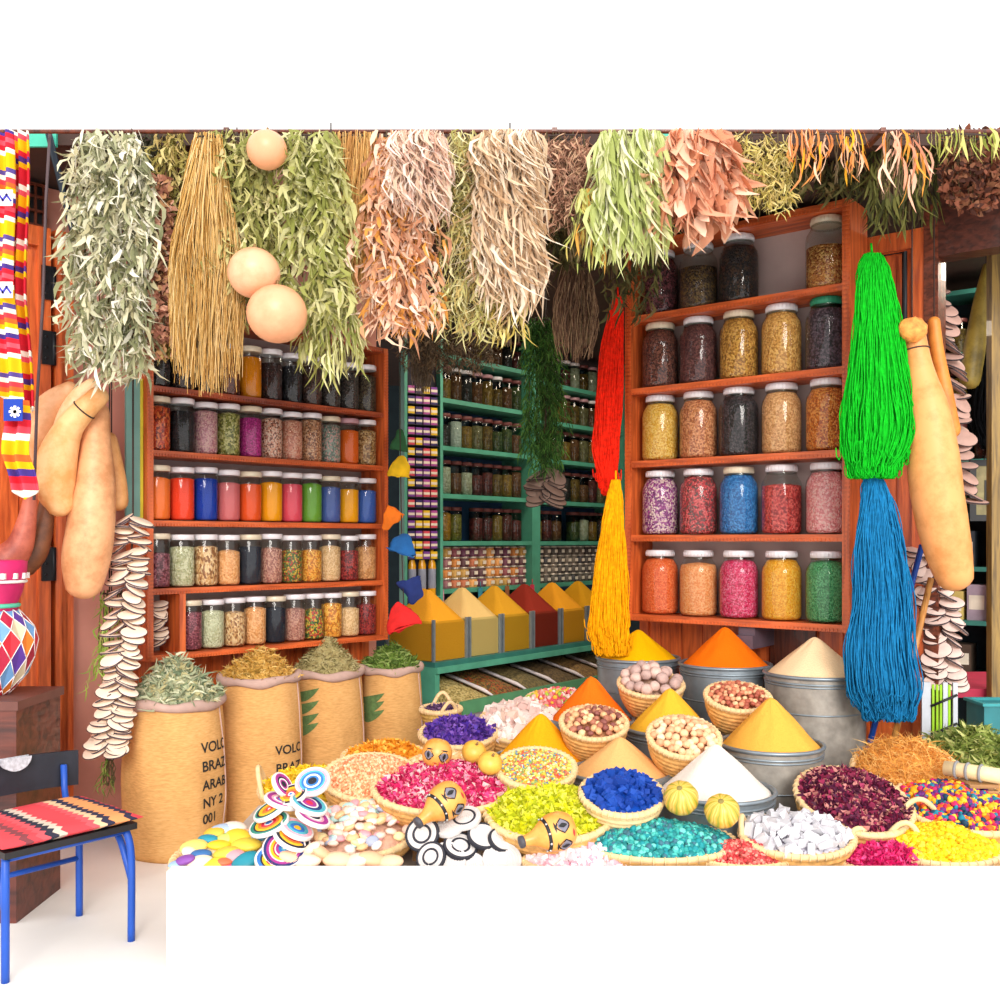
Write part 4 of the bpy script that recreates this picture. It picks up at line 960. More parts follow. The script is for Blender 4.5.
base_fill(Mr,q,['C07850','A05838'],'lower layer of reddish nuts filling the wicker bowl above the mustard cone'); fill(Mr,q,95,.0125,[plain('E0A078',.6,0,.2,60),plain('C87858',.6,0,.2,60),plain('F0BC90',.6,0,.2,60),plain('A85440',.6,0,.2,60)],'nut','small reddish brown nut in the wicker bowl above the mustard cone','nut','reddish nuts',h=.03)
Mr,q=basket(536,768,39.5,17,.12,'shallow wicker bowl of colourful mixed seeds before the large golden cone',d=3.56,foot=.5,mat=M_wickp)
heap(Mr,q*.93,q*.93,.03,'nub',['F0C040','D8A030','B8C870','E06040','F4E0B0','88A060','F0D870','C87858','6A8AB0'],1300,.0065,'seed_mix','yellow, green and red mixed seeds in the shallow wicker bowl','seeds')
Mr,q=basket(622,794,41,17,.11,'shallow pale wicker bowl holding deep blue powder at the front',d=3.30,foot=.5,mat=M_wickp,prop=False)
heap(Mr,q*.92,q*.92,.045,'chunk',['123E9A','1546A4','103A92'],170,.015,'powder_mound','deep blue powder clumped in the shallow pale wicker bowl','powder',pw=1.6,bump=1.2,mat=powder('1444A0'))
# melons
def melon(px,py,rp,d,label):
    m,nt,b=newmat('melon_skin'); L=nt.links.new
    tc=N(nt,'ShaderNodeTexCoord'); gr_=N(nt,'ShaderNodeTexGradient',gradient_type='RADIAL'); L(tc.outputs['Object'],gr_.inputs[0])
    nz=N(nt,'ShaderNodeTexNoise'); nz.inputs['Scale'].default_value=14; L(tc.outputs['Object'],nz.inputs['Vector'])
    mm=N(nt,'ShaderNodeMath',operation='MULTIPLY_ADD'); mm.inputs[1].default_value=9; L(gr_.outputs['Fac'],mm.inputs[0]); L(nz.outputs['Fac'],mm.inputs[2])
    f=N(nt,'ShaderNodeMath',operation='PINGPONG'); f.inputs[1].default_value=.5; L(mm.outputs[0],f.inputs[0])
    r=ramp(nt,['8C9630','D8A838','E8C468','C8962C'],'LINEAR',[.0,.18,.36,.5]); L(f.outputs[0],r.inputs[0]); L(r.outputs[0],b.inputs['Base Color']); b.inputs['Roughness'].default_value=.4
    rr=rp*d/1000; g=MB(); seg=40; rings=20; vs=[];fs=[]
    for i in range(rings+1):
        p=-PI/2+PI*i/rings
        for j in range(seg):
            a=2*PI*j/seg; k=rr*(1+.02*math.cos(9*a)*math.cos(p)); vs.append((k*math.cos(p)*math.cos(a),k*math.cos(p)*math.sin(a),rr*.95*math.sin(p)))
    for i in range(rings):
        for j in range(seg): k=(j+1)%seg; fs.append((i*seg+j,i*seg+k,(i+1)*seg+k,(i+1)*seg+j))
    g.add(vs,fs); M=Matrix.Translation(W(px,py,d))@Euler((R(38),R(-15),0)).to_matrix().to_4x4()
    o=tag(g.build('melon',m,None,M),label,'melon')
    g=MB(); g.lathe([(.010,rr*.93),(.008,rr*.97),(.001,rr*.975)],10); g.build('stem',plain('8A7A40'),o)
    pass
melon(681,798,17.5,3.22,'striped yellow green melon between the blue powder bowl and white cone')
melon(722,811,17.5,3.18,'striped yellow melon in front of the white cone')
# ---------------------------------------------------------------- flower and stone heaps in baskets
def hb(px,py,hw,hh,dep,h,kind,cols,n,s,bl,hl,name,cat,d=None,tilt=10,handles=(),pw=1.6,roll=0,elr=None,mat=None,bump=0):
    d=d or SL(px,py); t0=R(tilt)+math.atan((py-540)/1000); el=elr or min(1.3,hh/(hw*math.sin(t0)))
    Mr,q=basket(px,py,hw,tilt,dep,bl,d=d,foot=.7,el=el,handles=handles,rollz=roll,mat=mat)
    heap(Mr,q*.94,q*.94*el,h,kind,cols,n,s,name,hl,cat,pw=pw,bump=bump); return Mr,q,el
P_pink=['D82868','F05090','C01850','F8A0B8','E04878','A81848','F8D0D0']
hb(445,786,72,25,.10,.05,'petal',P_pink,2300,.010,'large flat basket under the pink rosebuds','pink and magenta dried rosebuds heaped left of centre','rosebud_heap','rosebuds',tilt=8)
hb(549,812,64,27,.09,.06,'petal',['D8D818','C8CC20','E8E840','B0B818','F0EC60'],2200,.011,'large flat basket under the lime yellow flowers','lime yellow dried flowers heaped in front of the seed bowl','flower_heap','flowers',tilt=8)
hb(658,842,78,30,.08,.055,'nub',['2E9C98','48B4AC','1E7C80','6CCCC0','188C94','3C6E80'],1500,.012,'wide flat basket under the turquoise stones','turquoise resin stones heaped at the front centre','stone_heap','stones',tilt=8,elr=.55,d=3.2)
hb(458,733,38,14,.14,.05,'petal',['6A40A0','5030A0','8A60C0','402478'],900,.012,'flat basket under the purple flowers','purple dried flowers heaped near the back beside the small basket','flower_heap','flowers',d=4.28,tilt=6)
hb(853,800,54,33,.12,.07,'petal',['6A1E40','8A2848','4A1430','A8345C','582040','D89088'],2300,.010,'wicker basket filled with dark hibiscus petals','dark purple red hibiscus petals heaped right of the tubs','petal_heap','petals',tilt=14)
Mr,q,el=hb(797,836,56,30,.11,.02,'nub',['D8D4E0','C4C0D0'],30,.01,'round wicker basket holding clear crystals at the front','fine crystal grit under the large clear crystals','crystal_grit','crystals',tilt=14,elr=.72,handles=((165,.7,.05),))
mc,nt,b=newmat('crystal'); b.inputs['Base Color'].default_value=lin('ECEAF0'); b.inputs['Roughness'].default_value=.15; b.inputs['Subsurface Weight'].default_value=.0; b.inputs['Transmission Weight'].default_value=.35
fill(Mr,q,75,.021,[mc],'crystal','clear whitish alum crystal chunk in the round front basket','crystal','alum crystals',h=.045,kind='crystal',el=el)
hb(745,855,54,26,.07,.04,'nub',['D84848','E87068','B83038','F09888','9A3A34'],1500,.007,'wicker basket of small red pieces at the very front','small red and coral dried pieces at the front between turquoise and crystals','petal_heap','petals',tilt=10,elr=.5)
hb(905,768,50,22,.13,.10,'curl',['E8A850','D8903C','F4C474','C07C34','ECB464'],2300,.0075,'tilted wicker basket of curly orange peel right of the tallest tub','curly orange brown dried moss or peel spilling from the tilted basket','peel_heap','dried peel',d=3.72,tilt=18,roll=-22,pw=1.3,bump=.6)
hb(978,757,48,22,.12,.10,'leaf',['8A9848','A8B060','6E7E34','C0C078','586A2A'],1300,.013,'low basket under the green leaves at the right edge','green dried leaves heaped at the right edge of the display','leaf_heap','leaves',d=3.9,tilt=8,pw=1.2)
hb(960,806,62,26,.08,.05,'nub',['F0A818','D82868','183C58','188098','E86018','6A2878','F0C838','B81848'],1100,.013,'wide basket of multicoloured dried flowers at the right','multicoloured dried flowers, orange, magenta, teal and navy','flower_heap','flowers',tilt=8,d=3.42)
hb(940,846,62,32,.08,.06,'nub',['F8CC10','F0B808','FCDC40','E0A808'],1500,.011,'round basket with arched handles holding yellow flowers','bright yellow dried flowers heaped at the front right','flower_heap','flowers',tilt=8,elr=.7,handles=((95,1.0,.10),(128,.8,.08)))
hb(888,862,50,24,.06,.05,'petal',['D81868','E83880','B81058','F05898'],1400,.010,'basket with arched handles holding magenta petals','magenta dried petals at the front right corner','petal_heap','petals',tilt=8,elr=.5,handles=((60,1.1,.10),(118,.9,.08)))
hb(372,777,48,23,.13,.05,'nub',['F0B080','E8986C','F8CCA4','D88058','F4BE94'],1700,.0075,'large tilted wicker basket of peach coloured chips','peach coloured small chips in the large tilted basket','chip_heap','chips',tilt=22,roll=14,d=3.62)
hb(385,756,42,12,.14,.05,'petal',['F0A830','E89420','F8C050','D88418'],900,.010,'basket of orange petals just behind the peach chips','orange dried petals behind the peach chips','petal_heap','petals',d=4.0,tilt=8,roll=10)
hb(310,788,50,18,.12,.06,'petal',['F4D020','E8BC10','F8E050','DCAC18'],1500,.011,'round wicker basket of yellow petals before the second sack','yellow dried petals in the basket before the second sack','petal_heap','petals',d=3.72,tilt=14,handles=((185,.9,.09),))
# small basket with handles near the teal counter
Mr,q,el=hb(441,709,20,7,.09,.01,'petal',['6A4878','4A3058','8A6890'],200,.008,'small round wicker basket with two handles before the shop counter','dull purple petals in the small round basket','petal_heap','petals',d=4.75,tilt=0,handles=((90,1.0,.06),(-60,.9,.05)),mat=plain('BE9850',.8,0,.3,45,.4))
# white and pink stone heap back centre
hb(519,722,39,20,.16,.06,'chunk',['E8D4CC','DCC0B8','EEE2DC','D4B0A8','E4C8B8'],150,.024,'basket under the white and pink mineral chunks','white and pale pink mineral chunks heaped behind the golden cone','stone_heap','minerals',d=4.45,tilt=12,pw=1.3)
hb(560,700,34,10,.12,.04,'nub',['E8606C','F0C040','A8C848','F4C0B8','E89088','F8E0D8'],260,.014,'low basket of small candy coloured pieces by the shop counter','candy coloured pieces, red, yellow, green and pink, by the shop counter','candy_heap','candy',d=4.88,tilt=8)
hb(445,765,36,12,.10,.03,'nub',['F0C890','E8B478','F8DCB0'],160,.014,'shallow basket under the striped ornamental gourds','pale dried pieces lying under the striped ornamental gourds','chip_heap','chips',d=3.82,tilt=8)
hb(585,862,62,16,.05,.04,'chunk',['F8E8E4','F0C8D0','F4DCE4','E8D4DC','E0A8B8'],300,.014,'basket of white and pink shell pieces at the very front','white and pink shell like pieces at the very front','shell_heap','shells',tilt=8,elr=.4)
# ---------------------------------------------------------------- pastel stones: countable
Mr,q=basket(360,829,57,12,.08,'wide wicker basket holding pastel coloured tumbled stones',foot=.7,d=3.38)
heap(Mr@Matrix.Translation((0,0,-.02)),q*.9,q*.9,.05,'nub',['F4C8B0','F0B8A0'],0,.01,'stone_layer','lower layer of pastel stones in the wide front basket','stones')
pst=[('F4D4C4','cream'),('F0B8B8','pink'),('B8DCD8','mint'),('F0C090','apricot'),('A8B0C8','blue grey'),('F8E8DC','white'),('E8A0A8','rose'),('F4E0A8','pale yellow')]
for (hx,cn) in pst:
    fill(Mr,q,26 if cn in('cream','apricot','white') else 13,.019,[plain(hx,.45,0,.08,20)],'tumbled_stone',f'{cn} tumbled stone in the wide front basket of pastel stones','stone',f'{cn} pastel stones',h=.06,kind='pebble')
# beige soaps at the very front
Mr2=Matrix.Translation(W(330,868,3.19)); 
heap(Mr2@Matrix.Translation((0,0,-.05)),.21,.10,.05,'nub',['F0C8A8','F0B898'],0,.01,'soap_layer','lower layer of beige soaps at the front edge','soaps',floor=.05)
for i,(px,py,a,w) in enumerate([(292,858,20,14),(306,861,-10,17),(321,852,35,12),(338,860,5,16),(355,862,-20,17),(372,859,15,15),(390,862,-5,14),(312,848,-30,11)]):
    g=MB(); w_=w*3.1/1000; g.ell((0,0,0),(w_,w_*.62,w_*.42),16,10)
    o=g.build('soap',plain(['F4C8A4','F8D8C0','F0B890'][i%3],.5,0,.06),None,Matrix.Translation(W(px,py,3.11))@Euler((R(25),R(a),R(a))).to_matrix().to_4x4()); tag(o,'beige oval soap in the front row below the pastel stones','soap','beige soaps')
# coloured oval soaps
hb(222,858,48,20,.06,.05,'nub',['E8D8B8','F0E0C0'],0,.01,'low basket under the coloured oval soaps at the front left','pale lining heap under the coloured oval soaps','lining','lining',tilt=6,d=3.2)
soaps=[(222,830,13,'AFC4DC','pale blue'),(234,828,13,'F0E0D0','cream'),(208,839,10,'2A90A8','teal'),(194,847,13,'F0D070','pale yellow'),(219,845,11,'F4C830','yellow'),(238,838,15,'F0C838','golden'),(226,853,13,'E8C448','light yellow'),(246,845,16,'E6CC48','lemon'),(185,860,11,'8A50A8','purple'),(200,862,12,'F4E0C8','ivory'),(216,864,14,'F0D040','mustard'),(230,868,15,'E85890','pink'),(246,861,14,'208CA0','dark teal'),(262,860,10,'2C4CA0','navy'),(178,864,9,'9AB8D8','light blue'),(250,871,12,'F0D848','bright yellow'),(236,856,12,'F0A0A8','rose'),(214,833,11,'E8B840','ochre'),(256,836,10,'5AA0C8','sky blue'),(242,833,9,'F4B890','peach'),(201,854,10,'3C6EA8','steel blue'),(222,862,10,'E8704C','coral'),(270,850,9,'E8C848','straw yellow'),(190,853,9,'E8DCC8','sand'),(228,838,10,'C8D870','lime'),(208,872,13,'F8E8D8','off white')]
for i,(px,py,w,hx,cn) in enumerate(soaps):
    w*=1.08
    d=max(3.12,3.3-.006*(py-830)); w_=w*d/1000; g=MB(); g.ell((0,0,0),(w_,w_*.68,w_*.36),18,10)
    o=g.build('soap',plain(hx,.45,0,.06),None,Matrix.Translation(W(px,py,d))@Euler((R(rnd(5,30)),R(rnd(-22,22)),R(rnd(-30,30)))).to_matrix().to_4x4())
    tag(o,f'{cn} oval soap in the heap at the front left','soap','coloured soaps')
# woven colour discs
def ringdisc(r_,th,cols,el=1):
    g=MB(); n=len(cols)
    g.lathe([(r_*.97,0),(.001,0)],32,mi=0,cap=False)
    g.lathe([(r_*.97,0),(r_,th*.5),(r_*.97,th)],32,mi=0,cap=False)
    for i in range(n):
        a=r_*.97*(1-i/n); b=r_*.97*(1-(i+1)/n); m=(a+b)/2
        g.lathe([(a,th),(m,th+.003),(max(b,.0006),th)],32,mi=i,cap=False)
    return g
RC={'k':'2A2A34','w':'E6DEDA','y':'F4B828','o':'F08030','r':'D03048','m':'A8388C','b':'3878C0','n':'2A3870','g':'3A8878','p':'F0A8B8','t':'58B0C0'}
discs=[(313,783,18,'wptbwbkk',(38,-6,0),'white pink and blue disc with a dark eye centre, topmost of the heap'),
(281,786,14,'wmmkwmkk',(30,50,20),'purple and white disc seen edge on behind the others'),
(292,797,17,'wkkyyoorwb',(22,-14,0),'yellow and orange ringed disc near the top'),
(281,803,18,'wmmpwmbb',(4,20,0),'magenta and white disc lying flat near the top'),
(271,812,18,'wgkyyoorw',(14,-24,0),'dark and yellow ringed disc at the left of the heap'),
(308,806,20,'wttnnwmmrr',(8,24,0),'teal and purple ringed disc at the right of the heap'),
(312,819,19,'wmmpwknn',(4,26,0),'magenta edged disc at the lower right of the heap'),
(270,826,21,'wggkyyoorrwbb',(16,-16,0),'broad rainbow disc at the left'),
(296,831,18,'wppttbbyy',(8,26,0),'pink and blue disc in the middle of the heap'),
(291,840,20,'wkkyyoorrtt',(10,28,0),'orange and yellow ringed disc low in the heap'),
(284,850,22,'wnnmmwyyrwmmbbtw',(44,12,0),'blue centred ringed disc facing the viewer at the bottom'),
(272,862,18,'wbbkyyrroo',(30,20,0),'rainbow edged disc at the very bottom of the heap')]
c0=W(285,862,3.2); heap(Matrix.Translation((c0.x+.01,c0.y+.07,.21)),.13,.12,.13,'nub',['D8C8B0'],0,.01,'cloth_bundle','pale cloth bundle propping up the colourful woven discs','cloth',floor=.01)
for i,(px,py,rp,cs,e,lab) in enumerate(discs):
    d=3.28-.0024*(py-785); r_=rp*d/1000
    o=ringdisc(r_,.012,cs).build('woven_disc',[plain(RC[c],.8,0,.1,80,.3) for c in cs],None,Matrix.Translation(W(px,py,d))@Euler((R(e[0]),R(e[1]),R(e[2]))).to_matrix().to_4x4())
    tag(o,lab,'disc','colourful woven discs')
# white discs with black rings
wd=[(423,835,18,'kwwkwww',(55,-22,0),'white disc with a thin inner black ring, leftmost of the white discs'),
(465,820,17,'wwkwwww',(24,-10,0),'white disc with a black arc near the top of the white heap'),
(483,838,17,'kwwwwww',(30,14,0),'plain white black-rimmed disc at the right of the white heap'),
(500,842,14,'kwwwwww',(30,30,0),'pinkish white disc at the far right of the white heap'),
(460,848,18,'kwwkwww',(28,12,0),'white disc with black rim and arc in the middle of the white heap'),
(432,858,16,'kwwkwww',(50,-30,0),'white disc with a black curved mark at the lower left'),
(447,862,20,'wwwwwww',(50,-10,0),'large plain white disc at the lower centre'),
(502,861,20,'wwwwwww',(45,6,0),'large plain white disc at the lower right of the white heap'),
(470,868,16,'wwwwwww',(40,0,0),'plain white disc at the very front of the white heap'),
(450,829,15,'wwwwwww',(20,-12,0),'thick plain white disc under the top disc of the white heap')]
c0=W(462,862,3.2); heap(Matrix.Translation((c0.x,c0.y+.06,.21)),.20,.13,.10,'nub',['E8E0DC'],0,.01,'cloth_bundle','white cloth bundle propping up the white discs','cloth',floor=.01)
for i,(px,py,rp,cs,e,lab) in enumerate(wd):
    d=3.24-.0024*(py-820); r_=rp*d/1000
    o=ringdisc(r_,.014,cs).build('white_disc',[plain(RC[c] if c!='w' else 'D2CCCA',.7,0,.03,80,.1) for c in cs],None,Matrix.Translation(W(px,py,d))@Euler((R(e[0]),R(e[1]),R(e[2]))).to_matrix().to_4x4())
    tag(o,lab,'disc','white discs')
# painted gourds
def painted(px,py,d,s,rot,label,neck=True):
    M=Matrix.Translation(W(px,py,d))@Euler(tuple(R(a) for a in rot)).to_matrix().to_4x4()
    t=thing('painted_gourd',label,'gourd',M)
    pr=[(.002,-.5),(.20,-.49),(.36,-.42),(.45,-.25),(.48,-.05),(.45,.15),(.36,.33),(.24,.50),(.17,.66),(.14,.80),(.13,.84)] if neck else [(.002,-.5),(.3,-.46),(.46,-.25),(.52,0),(.46,.25),(.28,.45),(.002,.5)]
    P=cr(pr,3); g=MB(); g.lathe([(max(.0006,a*s),z*s) for a,z in P],30); g.build('gourd_body',gourdmat('E8A450','CC8434',.35),t)
    def rad(z):
        for (a,b),(c,e) in zip(pr,pr[1:]):
            if b<=z<=e: return a+(c-a)*(z-b)/(e-b)
        return .3
    if neck:
        g=MB(); g.lathe([(rad(.24)*s*1.015,.24*s),(rad(.29)*s*1.06,.27*s),(rad(.33)*s*1.03,.32*s)],30,cap=False)
        for k in range(10): a=2*PI*k/10; g.ell((rad(.28)*s*1.06*math.cos(a),rad(.28)*s*1.06*math.sin(a),.28*s),(.004,.004,.004),8,6,mi=1)
        g.build('leather_belt',[M_black,plain('C8C8C8',.3,.8)],t)
        g=MB(); g.lathe([(.135*s,.84*s),(.15*s,.86*s),(.15*s,.95*s),(.05*s,.97*s)],18); g.build('stopper',plain('4A4850',.5),t)
    # painted eye: almond outline & pupil on the side facing -Y local
    def patch(a0,z0,wa,hz_,mi,e):
        K=16; vs=[];fs=[]
        for i in range(K+1):
            s_=i/K; aa=a0+(s_-.5)*wa; up=hz_*math.sin(PI*s_)
            for q in (up,-up):
                z=z0+q*.5; r_=rad(z)*s*1.0+e; vs.append((r_*math.cos(aa),r_*math.sin(aa),z*s))
            if i: a=2*i-2; fs.append((a,a+1,a+3,a+2))
        return vs,fs,mi
    g=MB()
    for a0 in (-PI/2-.55,-PI/2+.55):
        for (wa,h,mi,e) in ((.82,.38,0,.0016),(.68,.28,1,.0026),(.24,.22,0,.0034)):
            vs,fs,m=patch(a0,-.08,wa,h,mi,e); g.add(vs,fs,m)
        vs,fs,m=patch(a0,.12,.6,.05,0,.002); g.add(vs,fs,m)
    vs,fs,m=patch(-PI/2,-.34,.5,.07,2,.002); g.add(vs,fs,m)
    g.build('painted_face',[M_black,plain('7A7684',.5),plain('C03838',.6)],t)
    return t
painted(445,802,3.22,.125,(20,-118,14),'painted bottle gourd with a studded black belt lying on the pink rosebuds')
painted(555,832,3.10,.125,(10,-100,10),'painted bottle gourd with a studded belt lying on the lime yellow flowers')
painted(437,753,3.62,.105,(-10,10,0),'small round gourd painted with a face above the pink rosebuds',neck=False)
for (x,y,d,rp,lab) in ((474,752,3.7,12.5,'pale yellow round ornamental gourd beside the painted round one'),(490,763,3.52,12.5,'yellow round ornamental gourd just above the seed bowl')):
    rr=rp*d/1000; g=MB(); g.ell((0,0,0),(rr,rr,rr*.9),24,14)
    o=tag(g.build('ornamental_gourd',gourdmat('E8BC50','D89C38',.4),None,Matrix.Translation(W(x,y,d))@Euler((.6,.3,0)).to_matrix().to_4x4()),lab,'gourd')
    g=MB(); g.tube([(0,0,rr*.85),(.002,0,rr*1.1)],[.006,.004],7); g.build('stem',plain('8A6A40'),o)
# bamboo roll right
g=MB(); a,b=W(945,768,3.55),W(1012,778,3.4); g.tube([a,b],.026,18); M=centred(g); o=tag(g.build('bamboo_roll',plain('F0D8A8',.6,0,.1,30),None,M),'pale rolled bundle tied with grey string at the right edge','roll')
for s in (.18,.35,.55):
    g=MB(); p=a.lerp(b,s); dv=(b-a).normalized(); g.torus(.0275,.005,20,6,Matrix.Translation(M.inverted()@p)@dv.to_track_quat('Z','Y').to_matrix().to_4x4()); g.build('tie_string',plain('8E8E92',.7),o)
c=(a+b)/2; crate(c.x,c.y,c.z-.03,.05)
# cloths beneath the back heaps
g=MB(); g.span((-.55,4.25,.201),(.1,4.55,.235)); solo(g,'red_cloth',plain('B01840',.9,0,.15,9,.3),'folded crimson cloth behind the purple flowers','cloth')
g=MB(); g.span((-.36,4.88,.201),(-.2,5.1,.42)); crt=solo(g,'teal_box',plain('3E7C84',.7,0,.15),'teal painted box under the small round wicker basket','box')
# ================================================================ LEFT EDGE
# striped textiles
def textile(label,x0,x1,y0,y1,d,cols,freq,seed):
    g=MB(); nx=26; ny=60; a=W(x0,y0,d); b=W(x1,y0,d); zt=a.z; zb=W(x0,y1,d).z; vs=[];fs=[]
    for i in range(nx+1):
        for j in range(ny+1):
            u=i/nx; v=j/ny; x=a.x+(b.x-a.x)*u+.08*max(0,v-.6)*(1 if seed==2 else .8); z=zt+(zb-zt)*v+.02*math.sin(u*5+seed)*v
            vs.append((x,d+.018*math.sin(u*12+seed+v*1.5)+.01*math.sin(v*9),z))
    for i in range(nx):
        for j in range(ny): q=i*(ny+1)+j; fs.append((q,q+1,q+ny+2,q+ny+1))
    g.add(vs,fs); m=g.mesh('striped_textile',stripes(cols,freq,'Z')); 
    o=bpy.data.objects.new('striped_textile',m); C.objects.link(o); tag(o,label,'textile')
    md=o.modifiers.new('th','SOLIDIFY'); md.thickness=.006
    return o
tc_=['F4B818','F4B818','F8F0E0','D82838','E85868','D82838','4A3888','F8F0E0','F4B818','E86830','D84048','F0E0D0','5A4A90','F4B818']
o1=textile('broad striped woven textile at the left edge, yellow red and white',-14,13,131,400,3.50,tc_,4.2,1)
o2=textile('narrower striped textile hanging behind the broad one at the left edge',11,27,131,415,3.60,['D82838','D82838','F4B818','5A3888','D82838','F4B818','F4B818','E85868','F8F0E0','D02838'],5,4)
o3=textile('lower hanging end of striped textile with a blue square above the dark gourds',2,27,400,494,3.52,['F4B818','F4B818','F8F0E0','E04858','D82838','4A3888','F4B818','E86830'],5,2)
def motif(x0,y0,x1,y1,d,parent,bgc,star=True):
    g=MB(); a=W(x0,y0,d); b=W(x1,y1,d); g.span((a.x,d-.004,b.z),(b.x,d,a.z),mi=0)
    cx=(a.x+b.x)/2; cz=(a.z+b.z)/2; w=(b.x-a.x)
    if star:
        for k in range(4):
            Mx=Matrix.Translation((cx+w*.12,d-.006,cz-w*.1))@Matrix.Rotation(PI*k/4,4,'Y'); g.box((0,0,0),(w*.62,.003,w*.12),Mx,1)
    else:
        for k in range(3):
            Mx=Matrix.Translation((a.x+w*(.25+.25*k),d-.006,cz))@Matrix.Rotation(R(35 if k%2 else -35),4,'Y'); g.box((0,0,0),(w*.12,.003,w*.6),Mx,1)
    o=g.build('woven_motif',[plain(bgc,.9),plain('F4F0F0' if star else '3A3AA0',.9)],parent); return o
motif(4,399,23,421,3.484,o3,'1E3C9A'); motif(-2,190,13,206,3.465,o1,'F0E4E0',False); motif(-2,282,13,298,3.465,o1,'F0E4E0',False)
# dark pole and cable
g=MB(); g.tube([W(48,131,3.75),W(78,252,3.86),W(79,270,3.86)],.013,8); solo(g,'metal_bar',plain('1E2834',.4,.4),'dark blue slanting metal bar before the left shutters','bar')
g=MB(); g.tube([W(84,131,3.72),W(88,170,3.8),W(82,185,3.8)],.010,8); solo(g,'metal_bar',plain('222833',.4,.4),'shorter dark bar at the top beside the grey green bunch','bar')
g=MB(); g.tube([W(50,131,3.7),W(46,200,3.70),W(43,300,3.70),W(37,400,3.70),W(34,500,3.70)],.006,6); solo(g,'cable','Z' and plain('5A4A4E',.6),'thin dark cable hanging in front of the orange shutters','cable')
# painted vase: bowl of coloured diamonds on a brown box
def vase():
    c=W(-8,694,3.55); t=thing('patchwork_vase','round patchwork leather vase with coloured diamonds, magenta neck, on brown box','vase',Matrix.Translation(c))
    prof=[(.055,0),(.075,.02),(.115,.07),(.14,.13),(.15,.19),(.14,.235),(.11,.27),(.085,.30)]
    seg=14; g=MB(); P=[(prof[0][0],0)]+[prof[i] for i in range(1,len(prof))]
    rows_=len(P); vs=[]
    for i,(r_,z) in enumerate(P):
        for j in range(seg):
            a=2*PI*(j+.5*(i%2))/seg; vs.append((r_*math.cos(a),r_*math.sin(a),z))
    k=0
    for i in range(rows_-2):
        for j in range(seg):
            if i%2==0: l,r_=(j-1)%seg,j
            else: l,r_=j,(j+1)%seg
            g_f=(i*seg+j,(i+1)*seg+r_,(i+2)*seg+j,(i+1)*seg+l)
            g.f.append(list(g_f)); g.m.append((j*3+i*2)%6); g.sm.append(False)
    for i in (0,):
        for j in range(seg): g.f.append([i*seg+j,i*seg+(j+1)%seg,(i+1)*seg+j]); g.m.append(0); g.sm.append(False)
    i=rows_-1
    for j in range(seg):
        g.f.append([i*seg+j,(i-1)*seg+((j) if i%2==0 else (j+1)%seg),i*seg+(j+1)%seg] if 1 else []); g.m.append(2); g.sm.append(False)
    g.v=[tuple(v) for v in vs]; g.f.append(list(range(seg))[::-1]); g.m.append(0); g.sm.append(False)
    g.build('bowl_body',[plain(h,.5) for h in('C82838','5A3898','6A98C8','E88030','B02040','D8C8A8')],t)
    # white stitched lines along diamond edges
    s=MB()
    for i in range(rows_-1):
        for j in range(seg):
            p=Vector(vs[i*seg+j])
            for jj in ((j, (j-1)%seg) if i%2==0 else (j,(j+1)%seg)):
                s.tube([p*1.004,Vector(vs[(i+1)*seg+jj])*1.004],.0018,4)
    s.build('white_stitching',plain('F0E8E4',.7),t)
    g=MB(); g.lathe([(.088,.29),(.082,.32),(.098,.36),(.112,.42),(.115,.47),(.10,.475)],28); g.build('neck',plain('C02060',.6,0,.2),t)
    g=MB(); g.torus(.086,.008,28,8,z=.315); g.build('mint_band',plain('58C0A0',.5),t)
    g=MB(); g.torus(.110,.006,28,6,z=.40)
    for k in range(16): a=2*PI*k/16; g.box((.112*math.cos(a),.112*math.sin(a),.42),(.014,.014,.02))
    g.build('white_studs',plain('E8E8E4',.4),t)
    return c
vc=vase()
bx0=W(-6,760,3.4)
g=MB(); zt=vc.z; g.span((-1.98,3.38,zt-.03),(-1.63,3.74,zt)); t=thing('wooden_box','dark reddish brown wooden box under the patchwork vase','box',Matrix.Translation((-1.805,3.56,0)))
M=Matrix.Translation((1.805,-3.56,0)); g.v=[tuple(M@Vector(v)) for v in g.v]; g.build('lid',plain('6A4038',.5,0,.2,8),t)
g=MB(); g.span((-.165,-.17,0),(.165,.17,zt-.03)); g.build('box_body',wood('6A3226','3E1C18',.5,0,3),t)
g=MB(); g.span((-.165,-.174,.30),(.165,-.17,.315)); g.build('front_groove',M_dk,t)
# chair
CX=thing('chair','small blue framed chair with a black plastic backrest at the left edge','chair',Matrix.Translation((-1.455,3.20,0))@Matrix.Rotation(R(50),4,'Z'))
def LC(mb,name,mat): return mb.build(name,mat,CX)
sh=.385
for (x,y) in ((-.2,-.17),(.2,-.17),(-.2,.17),(.2,.17)):
    g=MB(); g.tube(cr([(x,y,0),(x,y,sh*.7),(x*.96,y*.9,sh-.03)],5),.012,10); LC(g,'leg',M_blue)
for (x) in (-.2,.2):
    g=MB(); g.tube(cr([(x,-.17,.20),(x*.98,-.1,sh-.06),(x,.0,sh-.03),(x,.17,sh-.03)],6),.011,8); LC(g,'side_rail',M_blue)
g=MB(); g.tube([(-.2,.17,.2),(.2,.17,.2)],.009,8); g.tube([(-.2,-.15,sh-.03),(.2,-.15,sh-.03)],.01,8); g.tube([(-.2,.15,sh-.03),(.2,.15,sh-.03)],.01,8); LC(g,'cross_bar',M_blue)
g=MB(); g.span((-.21,-.19,sh-.02),(.21,.19,sh)); LC(g,'seat',M_black)
for x in(-.16,.16):
    g=MB(); g.tube([(x,.17,sh-.03),(x,.195,sh+.06),(x,.200,sh+.14)],.011,8); LC(g,'back_post',M_blue)
g=MB(); vs=[];fs=[]
